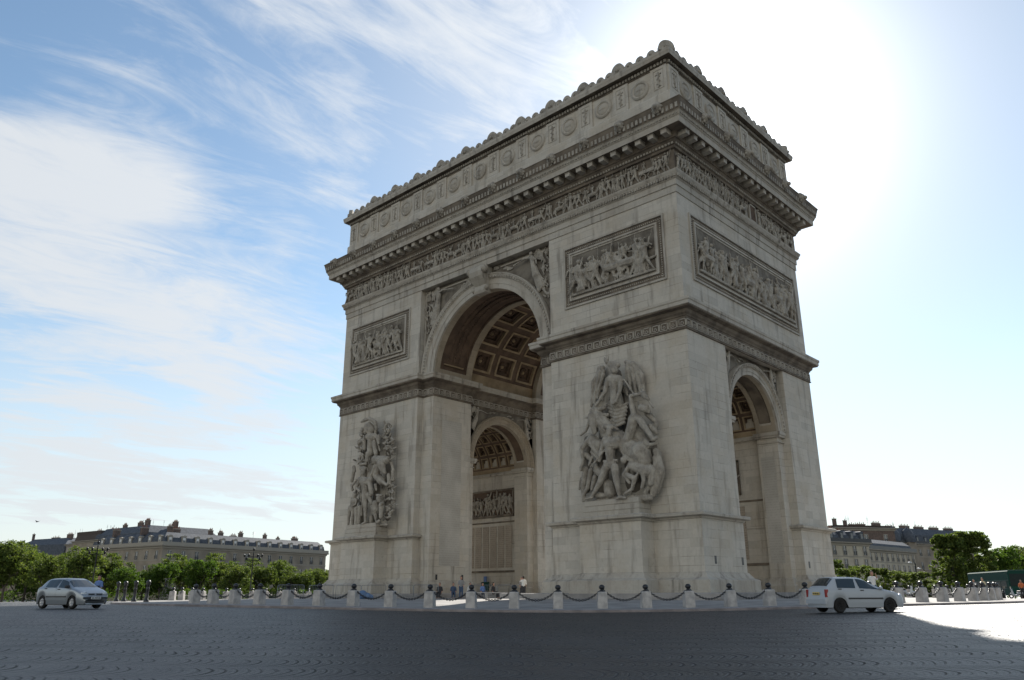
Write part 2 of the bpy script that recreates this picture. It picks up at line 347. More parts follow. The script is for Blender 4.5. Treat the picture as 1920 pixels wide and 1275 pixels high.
# outer pavement ring beyond the roundabout on the far side
b = MB(); vs = []; fs = []; n = 120; rr = (104, 104.1, 128)
for r, h in zip(rr, (-.02, .14, .15)):
    for i in range(n + 1):
        a = radians(20) + radians(205) * i / n; x, y = r * cos(a), r * sin(a); vs.append((x, y, zf(x, y) + h))
for j in range(2): fs += [(j * (n + 1) + i, (j + 1) * (n + 1) + i, (j + 1) * (n + 1) + i + 1, j * (n + 1) + i + 1) for i in range(n)]
b.add(vs, fs, PAVE, True); b.build('outer_pavement')['kind'] = 'structure'

# ------------------------------------------------------------------ the triumphal arch
W, D, J, JS, XE, YE, REC, PIN = 22.41, 11.19, 7.31, 4.22, 8.94, 5.26, .7, 7.91
ZK0, ZK1, ZI0, ZI1 = 19.86, 20.79, 21.36, 22.03
ZS, ZSS, ZA = 21.8, 14.15, 31.43       # springing of the main vault and of the side vaults, underside of the entablature
arch = thing('triumphal_arch', (0, 0, 0), 'huge pale limestone triumphal arch with carved friezes and sculpture groups, in shade against the sun', 'monument')
def P(name, b, parent=arch, label=None, **k):
    o = b.build(name, parent, **k)
    if label: o['label'] = label
    return o
def sgn(path, sx, sy):
    q = [(x * sx, y * sy) for x, y in path]
    return q if sx * sy > 0 else q[::-1]
PIER = [(PIN, JS), (9.85, JS), (9.85, JS + .5), (19.81, JS + .5), (19.81, JS), (W - REC, JS), (W - REC, YE), (W, YE), (W, D), (XE, D), (XE, D - REC), (J, D - REC), (J, 5.2), (PIN, 5.2)]
DADO = rect(XE, W, YE, D)
for sx in (1, -1):
    for sy in (1, -1):
        p = sgn(PIER, sx, sy); b = MB()
        b.prism(p, .0, ZK0 + .05, STONE)
        d = sgn(DADO, sx, sy); b.ring(d, [(.1, 0), (.1, 5.81), (0, 5.83)], STONE)
        pr = P('pier', b)
        b = MB()      # base mouldings
        b.ring(p, [(.30, .1), (.30, 1.2), (.2, 1.3), (.08, 1.75), (.0, 1.8)], TRIM)
        b.ring(d, [(.8, .1), (.8, .82), (.75, .84), (.75, 1.5), (.66, 1.57), (.45, 1.66), (.22, 1.95), (.2, 2.03), (.1, 2.06)], TRIM)
        b.ring(d, [(.1, 5.66), (.18, 5.7), (.24, 5.82), (.48, 5.86), (.54, 5.9), (.56, 6.06), (.46, 6.12), (0, 6.18)], TRIM)
        P('base_moulding', b)
        b = MB()      # small impost mouldings of the side vaults
        for (x0, x1) in ((PIN - .25, 9.95), (19.7, W - REC + .3)):
            y0, y1 = JS - .22, YE + .05 if x1 > 15 else 5.15
            for (e, z0, z1) in ((0, ZSS - .5, ZSS - .32), (-.13, ZSS - .96, ZSS - .9), (.08, ZSS - .32, ZSS - .02)):
                b.box(min(sx * (x0 - e), sx * (x1 + e)), max(sx * (x0 - e), sx * (x1 + e)), min(sy * (y0 - e), sy * y1), max(sy * (y0 - e), sy * y1), z0, z1, TRIM)
        b.box(min(sx * 9.9, sx * 19.75), max(sx * 9.9, sx * 19.75), min(sy * (JS + .3), sy * 4.8), max(sy * (JS + .3), sy * 4.8), ZSS - .4, ZSS - .15, TRIM)
        P('side_impost', b)
PL = .26
for sx in (1, -1):      # low stepped platforms under each half
    b = MB(); q = rect(J + .2, W, -D, D); q = [(x * sx, y) for x, y in q]; q = q if sx > 0 else q[::-1]
    b.ring(q, [(2.75, -.3), (2.75, .28), (2.4, .29), (2.4, .62), (2.32, .66), (1.0, .67)], PAVE)
    bb = offset(q, 1.05); b.add([(x, y, .668) for x, y in bb], [(0, 1, 2, 3)], PAVE)
    P('stepped_platform', b)

def strips(b, lines, mt, smooth=False):
    n = len(lines[0]); vs = sum(lines, []); fs = []
    for j in range(len(lines) - 1):
        for i in range(n - 1): fs.append((j * n + i, j * n + i + 1, (j + 1) * n + i + 1, (j + 1) * n + i))
    b.add(vs, fs, mt, smooth)
def arch_pts(r, zs, n=48): return [(r * cos(pi * i / n), zs + r * sin(pi * i / n)) for i in range(n + 1)]
def T_front(s):       # (u, depth outward, z) of a front face -> world
    return (lambda u, o, z: (u * (1 if s < 0 else -1), s * (D + o), z))
def T_side(s): return (lambda u, o, z: (s * (W + o), u * s, z))
def arch_face(b, T, r, ro, zs, ztop, o, mt, zbot=None):      # wall with a round opening
    n = 48; pts = arch_pts(r, zs, n)
    outer = []
    for (x, z) in pts:
        a = atan2(z - zs, x); 
        if abs(cos(a)) * (ztop - zs) > abs(sin(a)) * ro: t = ro / abs(cos(a))
        else: t = (ztop - zs) / sin(a)
        outer.append((t * cos(a), zs + t * sin(a)))
    cor = atan2(ztop - zs, ro)
    L1 = [T(x, o, z) for x, z in pts]; L2 = [T(x, o, z) for x, z in outer]
    b.add(L1 + L2, [(i, i + 1, n + 2 + i, n + 1 + i) for i in range(n)], mt)
    # the two corners cut by the strip
    for sgnx in (1, -1):
        k = [i for i in range(n + 1) if (pts[i][0] * sgnx > 0)]
        ang = [(abs(outer[i][0]), outer[i][1]) for i in k]
        a1 = max([i for i in k if abs(abs(outer[i][0]) - ro) < 1e-6], key=lambda i: outer[i][1]); a2 = a1 + (1 if sgnx > 0 else -1)
        b.add([T(*[outer[a1][0], o, outer[a1][1]]), T(sgnx * ro, o, ztop), T(outer[a2][0], o, outer[a2][1])], [(0, 1, 2)], mt)
def archivolt(b, T, r0, r1, o0, zs, mt, mt2, nd):
    w = r1 - r0
    prof = [(r0, -.05), (r0, .22), (r0 + .30 * w, .22), (r0 + .31 * w, .27), (r0 + .66 * w, .27), (r0 + .68 * w, .33), (r0 + .72 * w, .4), (r0 + .9 * w, .45), (r0 + .96 * w, .52), (r1, .5), (r1, 0)]
    lines = [[T(x, o0 + o, z) for x, z in arch_pts(r, zs, 64)] for r, o in prof]
    strips(b, lines, mt)
    for i in range(nd):       # egg-and-dart
        a = pi * (i + .5) / nd; c, s_ = cos(a), sin(a); rr = r0 + .8 * w; hw = pi * rr / nd * .28
        q = []
        for dr in (-.075 * w, .06 * w):
            for dt in (-hw, hw):
                q.append((c * (rr + dr) - s_ * dt, zs + s_ * (rr + dr) + c * dt))
        b.add([T(x, o0 + .36, z) for x, z in q] + [T(x, o0 + .5, z) for x, z in q], [(4, 5, 7, 6), (0, 1, 5, 4), (2, 6, 7, 3), (0, 4, 6, 2), (1, 3, 7, 5)], mt2)
def stepped(b, axis, zs, us, ths, cell, us_sign=1):
    """vault lining: cells (u along the axis, th round the arc), each at its own radius and of its own stone"""
    nu, nt = len(us) - 1, len(ths) - 1
    Pp = (lambda u, t, r: (r * cos(t), u, zs + r * sin(t))) if axis == 'y' else (lambda u, t, r: (u, r * cos(t), zs + r * sin(t)))
    g = [[cell((us[i] + us[i + 1]) / 2, (ths[j] + ths[j + 1]) / 2) for j in range(nt)] for i in range(nu)]
    for i in range(nu):
        for j in range(nt):
            r, m_ = g[i][j]; b.quad(Pp(us[i], ths[j], r), Pp(us[i + 1], ths[j], r), Pp(us[i + 1], ths[j + 1], r), Pp(us[i], ths[j + 1], r), m_)
            if i + 1 < nu and abs(g[i + 1][j][0] - r) > 1e-5:
                q = g[i + 1][j]; mm = m_ if r < q[0] else q[1]; b.quad(Pp(us[i + 1], ths[j], r), Pp(us[i + 1], ths[j], q[0]), Pp(us[i + 1], ths[j + 1], q[0]), Pp(us[i + 1], ths[j + 1], r), mm)
            if j + 1 < nt and abs(g[i][j + 1][0] - r) > 1e-5:
                q = g[i][j + 1]; mm = m_ if r < q[0] else q[1]; b.quad(Pp(us[i], ths[j + 1], r), Pp(us[i], ths[j + 1], q[0]), Pp(us[i + 1], ths[j + 1], q[0]), Pp(us[i + 1], ths[j + 1], r), mm)
def coffers(axis, zs, r, u0, u1, nu, nt, depth, t0, rib, frame, fm, cm, bm, rosr):
    b = MB(); us = {round(u0, 4), round(u1, 4)}; pu = (u1 - u0) / nu; th0, th1 = t0, pi - t0; pt = (th1 - th0) / nt
    ths = {0.0, pi}
    ins = [rib / 2, rib / 2 + frame, rib / 2 + frame * 1.9, rib / 2 + frame * 2.6]
    for i in range(nu):
        for e in ins: us |= {round(u0 + i * pu + e, 4), round(u0 + (i + 1) * pu - e, 4)}
    for j in range(nt + 1): ths.add(round(th0 + j * pt, 5))
    for j in range(nt):
        for e in ins: ths |= {round(th0 + j * pt + e / r, 5), round(th0 + (j + 1) * pt - e / r, 5)}
        ths.add(round(th0 + (j + .5) * pt, 5)); 
    us = sorted(us); ths = sorted(ths)
    def cell(u, t):
        if t < th0 or t > th1: return (r, fm)
        a = (u - u0) % pu; a = min(a, pu - a); c = (t - th0) % pt; c = min(c, pt - c) * r; e = min(a, c)
        if e < ins[0]: return (r, bm)
        if e < ins[1]: return (r - .07, fm)
        if e < ins[2]: return (r + depth * .45, bm)
        if e < ins[3]: return (r + depth * .5, cm)
        return (r + depth, cm)
    stepped(b, axis, zs, us, ths, cell)
    for i in range(nu):
        for j in range(nt):
            u = u0 + (i + .5) * pu; t = th0 + (j + .5) * pt; rr = r + depth - .02
            for k in range(9):
                a = k * pi / 4; o_ = rosr * .62 if k < 8 else 0
                uu = u + cos(a) * o_; tt = t + sin(a) * o_ / r; c = (rr * cos(tt), uu, zs + rr * sin(tt)) if axis == 'y' else (uu, rr * cos(tt), zs + rr * sin(tt))
                b.ball(c, rosr * (.34 if k < 8 else .42), bm if k < 8 else fm, 5, 4)
    return b

# front and rear walls of the main opening
for s in (-1, 1):
    T = T_front(s); b = MB()
    arch_face(b, T, J, XE + .02, ZS, ZA + .05, -REC, RELG)
    P('spandrel_wall', b)
    b = MB(); archivolt(b, T, J, 8.86, -REC, ZS, TRIM, CARVED, 74); P('archivolt', b)
    b = MB()      # scrolled keystone
    prof = [(-.7, 28.75), (.0, 28.72), (.12, 28.95), (.12, 29.2), (.0, 29.4), (-.1, 29.55), (.25, 29.9), (.62, 30.3), (.78, 30.75), (.7, 31.2), (.45, 31.43), (-.7, 31.43)]
    for q, w0, w1 in ((0, .78, .95),):
        vs = [T(-(w0 + (w1 - w0) * (z - 28.7) / 2.7), o, z) for o, z in prof] + [T(w0 + (w1 - w0) * (z - 28.7) / 2.7, o, z) for o, z in prof]
        n = len(prof); b.add(vs, [(i, (i + 1) % n, n + (i + 1) % n, n + i) for i in range(n)] + [tuple(range(n)), tuple(range(2 * n - 1, n - 1, -1))], TRIM)
    for x in (-1.0, 1.0):
        b.capsule(T(x - .1, .42, 30.95), T(x + .1, .42, 30.95), .42, .42, CARVED, 12, 1); b.capsule(T(x * .86 - .08, .0, 29.15), T(x * .86 + .08, .0, 29.15), .27, .27, CARVED, 12, 1)
    P('keystone', b)
    # soffit of the end ring, with its sunk ornamental panel
    b = MB(); y0, y1 = D - REC, 5.2
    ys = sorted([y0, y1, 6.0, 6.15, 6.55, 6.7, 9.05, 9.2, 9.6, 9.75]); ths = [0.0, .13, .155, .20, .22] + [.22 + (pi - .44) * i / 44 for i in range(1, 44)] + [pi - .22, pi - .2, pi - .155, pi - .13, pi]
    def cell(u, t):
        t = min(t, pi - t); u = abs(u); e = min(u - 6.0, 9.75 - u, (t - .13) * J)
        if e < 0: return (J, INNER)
        if e < .15: return (J + .06, DARK_STONE)
        if e < .42: return (J + .18, DARK_STONE)
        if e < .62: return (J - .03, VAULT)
        return (J + .2, DARK_STONE)
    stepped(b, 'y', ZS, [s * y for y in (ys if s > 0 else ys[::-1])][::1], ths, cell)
    for i in range(70):
        t = .26 + (pi - .52) * (i + .5) / 70
        for yy in (7.9, 7.25, 8.55):
            b.ball(((J + .17) * cos(t), s * yy, ZS + (J + .17) * sin(t)), .17 if yy == 7.9 else .1, DARK_STONE, 5, 4)
    n = 48; A = arch_pts(J, ZS, n); B = arch_pts(PIN, ZS, n)
    b.add([(x, s * 5.2, z) for x, z in A] + [(x, s * 5.2, z) for x, z in B], [(i, i + 1, n + 2 + i, n + 1 + i) for i in range(n)], INNER)
    P('vault_soffit', b)
b = coffers('y', ZS, PIN, -5.2, 5.2, 3, 7, .55, .2, .7, .22, VAULT, DARK_STONE, DARK_STONE, .62); P('coffered_vault', b)
for s in (1, -1):
    T = T_side(s); b = MB(); arch_face(b, T, JS, YE + .02, ZSS, ZK0 + .06, -REC, RELG); P('spandrel_wall', b)
    b = MB(); archivolt(b, T, JS, 5.16, -REC, ZSS, TRIM, CARVED, 46); P('archivolt', b)
    Ti = lambda u, o, z, s=s: (s * (PIN - o), u, z)       # inner mouth of the side vault, facing the main passage
    b = MB(); arch_face(b, Ti, JS, 5.22, ZSS, ZK0 + .06, 0, RELG); P('spandrel_wall', b)
    b = MB(); archivolt(b, Ti, JS, 5.1, -.1, ZSS, INNER, INNER, 46); P('archivolt', b)
    for (x0, x1) in ((PIN, 9.85), (19.81, W - REC)):
        b = MB()
        ths = [0, .16, .2] + [.2 + (pi - .4) * i / 28 for i in range(1, 28)] + [pi - .2, pi - .16, pi]
        xs = [x0, x0 + .38, x0 + .48, x1 - .48, x1 - .38, x1]
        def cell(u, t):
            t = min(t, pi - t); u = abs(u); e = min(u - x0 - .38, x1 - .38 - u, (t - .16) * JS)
            return (JS, INNER) if e < 0 else (JS + .1, SHADE_BROWN) if e < .1 else (JS + .06, DARK_STONE if x0 < 15 else SHADE_BROWN)
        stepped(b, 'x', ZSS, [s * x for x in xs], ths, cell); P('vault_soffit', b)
    n = 48; A = arch_pts(JS, ZSS, n); B = arch_pts(JS + .5, ZSS, n)
    for xx in (9.85, 19.81):
        b = MB(); b.add([(s * xx, x, z) for x, z in A] + [(s * xx, x, z) for x, z in B], [(i, i + 1, n + 2 + i, n + 1 + i) for i in range(n)], INNER); P('vault_ring', b)
    b = coffers('x', ZSS, JS + .5, *((9.85, 19.81) if s > 0 else (-19.81, -9.85)), 7, 9, .35, .1, .3, .12, VAULT, DARK_STONE, DARK_STONE, .2); P('coffered_vault', b)

# middle band, impost, upper walls
for s in (1, -1):
    blk = [(W, -D), (W, D), (XE, D), (XE, D - REC), (J, D - REC), (J, 5.2), (PIN, 5.2), (PIN, -5.2), (J, -5.2), (J, -D + REC), (XE, -D + REC), (XE, -D)]
    q = [(x * s, y) for x, y in blk]; q = q if s > 0 else q[::-1]
    b = MB(); b.prism(q, ZK0 + .01, ZI1, STONE); P('impost_block', b)
    b = MB(); b.ring(q, [(0, ZK0 - .1), (.13, ZK0 - .08), (.13, ZK0 + .02), (.07, ZK0 + .06), (.07, ZK1 + .02)], SHADE_BROWN)
    b.ring(q, [(.07, ZK1), (.14, ZK1 + .03), (.16, ZK1 + .12), (.3, ZK1 + .25), (.36, ZI0 - .1), (.72, ZI0), (.74, ZI0 + .1)], SHADE_BROWN)
    b.ring(q, [(.74, ZI0 + .1), (.8, ZI0 + .12), (.8, ZI0 + .38), (.87, ZI0 + .46), (.88, ZI1 - .02), (.5, ZI1 + .05), (-.1, ZI1 + .09)], TRIM)
    P('impost_cornice', b)
    # Greek key
    b = MB(); hw = .028; u0 = .0
    segs = [((0, 0), (0, 1)), ((0, 1), (.9, 1)), ((.9, 1), (.9, .22)), ((.9, .22), (.32, .22)), ((.32, .22), (.32, .62)), ((.32, .62), (.62, .62)), ((.62, .62), (.62, .42)), ((0, 0), (1.14, 0)), ((1.14, 0), (1.14, 1))]
    zb, hh = ZK0 + .14, .56
    n = len(q); key = offset(q, .07)
    for i in range(n):
        a, c = key[i], key[(i + 1) % n]; L = hypot(c[0] - a[0], c[1] - a[1])
        if L < .5: continue
        k = max(1, round(L / .8)); ul = L / k; dx, dy = (c[0] - a[0]) / L, (c[1] - a[1]) / L; nx, ny = dy, -dx
        for j in range(k):
            flip = j >= k / 2
            for (p0, p1) in segs:
                us = [ul * (.06 + .78 * p[0]) for p in (p0, p1)]
                if flip: us = [ul - u for u in us]
                zs_ = [zb + hh * p[1] for p in (p0, p1)]
                ua, ub = min(us) - hw + j * ul, max(us) + hw + j * ul; za, zc = min(zs_) - hw, max(zs_) + hw
                f = [(a[0] + dx * u + nx * o, a[1] + dy * u + ny * o, z) for o in (0, .045) for z in (za, zc) for u in (ua, ub)]
                b.add(f, [(4, 5, 7, 6), (0, 4, 6, 2), (1, 3, 7, 5), (2, 6, 7, 3), (0, 1, 5, 4)], TRIM)
    P('greek_key_frieze', b)
    up = rect(XE, W, -D, D); q2 = [(x * s, y) for x, y in up]; q2 = q2 if s > 0 else q2[::-1]
    b = MB(); b.prism(q2, ZI1 + .01, ZA + .1, STONE, caps=False)
    P('upper_wall', b)
ENT = rect(-W, W, -D, D)
b = MB(); b.prism(ENT, ZA, 38.4, STONE, caps=False)
# underside over the recesses
for s in (1, -1): b.box(-XE, XE, min(s * (D - REC - .1), s * (D - .004)), max(s * (D - REC - .1), s * (D - .004)), ZA, ZA + .2, TRIM)
b.add([(-J - 1, -D, ZA + .004), (J + 1, -D, ZA + .004), (J + 1, D, ZA + .004), (-J - 1, D, ZA + .004)], [(0, 1, 2, 3)], DARK_STONE)
P('entablature_wall', b)
b = MB()
b.ring(ENT, [(0, ZA - .02), (.08, ZA), (.08, 32.0), (.10, 32.03), (.17, 32.05), (.17, 32.54), (.2, 32.58)], TRIM); P('architrave', b)
def dentils(b, path, o0, o1, z0, z1, step, wd, mt):
    n = len(path)
    for i in range(n):
        a, c = path[i], path[(i + 1) % n]; L = hypot(c[0] - a[0], c[1] - a[1]); dx, dy = (c[0] - a[0]) / L, (c[1] - a[1]) / L; nx, ny = dy, -dx
        L2 = L + 2 * o0; k = max(1, round(L2 / step)); st = L2 / k
        for j in range(k):
            u = -o0 + (j + .5) * st
            f = [(a[0] + dx * (u + e) + nx * o, a[1] + dy * (u + e) + ny * o, z) for z in (z0, z1) for o in (o0, o1) for e in (-wd / 2, wd / 2)]
            b.add(f, [(0, 2, 3, 1), (4, 5, 7, 6), (0, 1, 5, 4), (2, 6, 7, 3), (0, 4, 6, 2), (1, 3, 7, 5)], mt)
b = MB(); b.ring(ENT, [(.2, 32.56), (.24, 32.6), (.34, 32.8), (.36, 32.84), (.5, 33.12), (.52, 33.24), (.44, 33.3), (.2, 33.33)], TRIM)
dentils(b, ENT, .32, .42, 32.66, 32.9, .27, .14, CARVED); P('carved_moulding', b)
b = MB(); b.ring(ENT, [(.16, 33.3), (.16, 35.3)], SHADE_BROWN); fr = P('frieze_ground', b)
b = MB(); b.ring(ENT, [(.16, 35.22), (.36, 35.26), (.4, 35.45), (.46, 35.5), (.62, 35.8), (.66, 35.86), (.78, 35.9), (.78, 36.4), (.86, 36.47)], SHADE_BROWN)
b.ring(ENT, [(.86, 36.47), (1.66, 36.49)], SHADE_BROWN)
b.ring(ENT, [(1.66, 36.49), (1.74, 36.46), (1.76, 36.95), (1.84, 37.02), (1.86, 37.1), (1.94, 37.28), (1.98, 37.34), (2.04, 37.36)], TRIM)
dentils(b, ENT, 1.8, 1.94, 37.08, 37.22, .3, .16, CARVED)
dentils(b, ENT, .44, .56, 35.5, 35.72, .3, .18, CARVED)
P('main_cornice', b)

b = MB(); b.ring(ENT, [(2.0, 37.36), (2.02, 37.45), (2.12, 37.9), (2.2, 38.25), (2.26, 38.34), (2.2, 38.42), (1.8, 38.42), (.4, 38.6)], SHADE_BROWN)
dentils(b, ENT, 2.02, 2.13, 37.5, 38.2, .42, .22, CARVED)
P('cornice_gutter', b)
lion = MB()
lion.ball((0, -.05, 0), .38, CARVED, 9, 7, 1, .9, 1.1); lion.ball((0, -.42, -.1), .2, CARVED, 7, 5)
for k in range(9): lion.ball((.36 * cos(k * .7), .02, .38 * sin(k * .7)), .17, CARVED, 5, 4)
lm = lion.mesh('lion_head')
def place(me, name, x, y, z, rz, parent=arch, sc=1):
    o = bpy.data.objects.new(name, me); COL.objects.link(o); o.parent = parent; o.location = (x, y, z); o.rotation_euler[2] = rz; o.scale = (sc, sc, sc); return o
for i in range(13): place(lm, 'lion_head', 22.5 - 3.75 * i, -D - 2.2, 38.12, 0)
for i in range(6): place(lm, 'lion_head', W + 2.2, -9.4 + 3.76 * i, 38.12, pi / 2)

# attic
A_ = .13; ATT = rect(-W - A_, W + A_, -D - A_, D + A_)
b = MB(); b.prism(ATT, 38.45, 44.2, STONE, caps=False)
b.ring(ATT, [(.22, 38.5), (.22, 40.7), (.16, 40.82), (.08, 40.88), (0, 40.9)], STONE); P('attic_wall', b)
b = MB(); b.ring(ATT, [(0, 43.5), (.05, 43.55), (.08, 43.7), (.12, 43.98), (.2, 44.0), (.62, 44.02)], SHADE_BROWN)
b.ring(ATT, [(.62, 44.02), (.66, 43.98), (.7, 44.2), (.74, 44.3), (.75, 44.52), (.7, 44.56), (.5, 44.6), (.4, 44.95), (-.3, 44.98)], TRIM)
dentils(b, ATT, .1, .26, 43.64, 43.9, .33, .19, CARVED); P('attic_cornice', b)
b = MB(); b.add([(x, y, 44.9) for x, y in offset(ATT, .3)], [(0, 1, 2, 3)], PAVE); P('roof_terrace', b)
def shell(w, h, n, t=.28):
    s = MB(); m = 14; pts = [(w * .5 * cos(pi * i / m), h * (.1 + .9 * sin(pi * i / m) ** .8)) for i in range(m + 1)]
    vs = [(x, -t * .3, z) for x, z in pts] + [(x, t * .3, z) for x, z in pts] + [(w * .5, -t * .3, -.12), (-w * .5, -t * .3, -.12), (w * .5, t * .3, -.12), (-w * .5, t * .3, -.12)]
    k = m + 1; s.add(vs, [(i, i + 1, k + i + 1, k + i) for i in range(m)] + [tuple(range(m + 1)) + (2 * k + 1, 2 * k), tuple(range(2 * k - 1, k - 1, -1)) + (2 * k + 2, 2 * k + 3)], CARVED)
    for k in range(n):
        a = pi * (k + .5) / n; e = (cos(a) * w * .42, 0, .1 + sin(a) * h * .8)
        s.capsule((0, 0, .05), e, t * .35, w / n * .5, CARVED, 6, 2)
    s.box(-w * .5, w * .5, -t * .5, t * .5, -.12, .1, CARVED)
    s.ball((0, -t * .4, h * .3), w * .16, CARVED, 7, 5); return s
bigs = shell(1.35, 1.05, 7, .45).mesh('palmette'); smalls = shell(.86, .62, 5, .3).mesh('small_palmette'); corner = shell(1.4, 1.0, 7, .7).mesh('corner_palmette')
shd = MB()
shd.lathe([(0, .16), (.3, .15), (.56, .08), (.6, .03), (.64, .03), (.68, .14), (.78, .16), (.82, .1), (.9, .1), (.92, -.12)], TRIM, 24)
for e in range(5): shd.box(-.34 + e * .14, -.25 + e * .14, -.08, .08, .1, .19, TRIM)
rot = Matrix.Rotation(pi / 2, 4, 'X'); sh2 = MB(); sh2.merge(shd, rot); shm = sh2.mesh('shield')
pil = MB()
pil.box(-.78, .78, -.14, .02, 38.75 - 41, 43.52 - 41, STONE)
for x0, x1, z0, z1 in ((-.5, -.44, .35, 2.25), (.44, .5, .35, 2.25), (-.5, .5, 2.2, 2.26), (-.5, .5, .34, .4)): pil.box(x0, x1, -.18, -.13, z0, z1, TRIM)
pil.capsule((0, -.16, .55), (0, -.16, 2.0), .09, .07, CARVED, 6); 
for k in range(6): pil.capsule((-.16 if k % 2 else .16, -.16, .6 + k * .24), (0, -.17, .75 + k * .24), .05, .06, CARVED, 5)
pil.box(-.3, .3, -.2, -.14, 1.75, 1.85, CARVED)
pim = pil.mesh('attic_pilaster')
mod = MB(); mod.box(-.26, .26, -.76, .06, 36.06 - 36.3, 36.468 - 36.3, TRIM); mod.box(-.3, .3, -.8, .06, 36.40 - 36.3, 36.474 - 36.3, TRIM); mod = mod.mesh('modillion')
for i in range(37): place(mod, 'modillion', -W - .15 + 1.2533 * i * (2 * W + .3) / 45.12, -D - .78, 36.3, 0)
for i in range(19): place(mod, 'modillion', W + .78, -D - .1 + 1.2433 * i, 36.3, pi / 2)
for i in range(11): place(shm, 'shield', 19.75 - 3.95 * i, -D - A_ - .02, 42.2, 0)
for i in range(5): place(shm, 'shield', W + A_ + .02, -8.64 + 4.32 * i, 42.2, pi / 2)
px = [21.72] + [19.75 - 3.95 * (i + .5) for i in range(10)] + [-21.72]; py = [-10.5] + [-8.64 + 4.32 * (i + .5) for i in range(4)] + [10.5]
for x in px: place(pim, 'attic_pilaster', x, -D - A_, 41, 0)
for y in py: place(pim, 'attic_pilaster', W + A_, y, 41, pi / 2)
zsh = 44.75; of = .42
for x in px[1:-1]: place(bigs, 'palmette', x, -D - of, zsh, 0)
for x in px[1:-1]: place(bigs, 'palmette', x, D + of, zsh, 0)
for y in py[1:-1]: place(bigs, 'palmette', W + of, y, zsh, pi / 2)
for sx, sy in ((1, -1), (-1, -1), (1, 1), (-1, 1)): place(corner, 'corner_palmette', sx * (W + .2), sy * (D + .2), zsh, pi / 4 * sx * -sy)
def row(xs, f):
    for a, c in zip(xs, xs[1:]):
        for k in (1, 2, 3):
            u = a + (c - a) * k / 4; yield f(u)
xs_ = [W] + px[1:-1] + [-W]; ys_ = [-D] + py[1:-1] + [D]
for s in (-1, 1):
    for (x, y) in row(xs_, lambda u: (u, s * (D + of))): place(smalls, 'small_palmette', x, y, zsh, 0)
for (x, y) in row(ys_, lambda u: (W + of, u)): place(smalls, 'small_palmette', W + of, y, zsh, pi / 2)


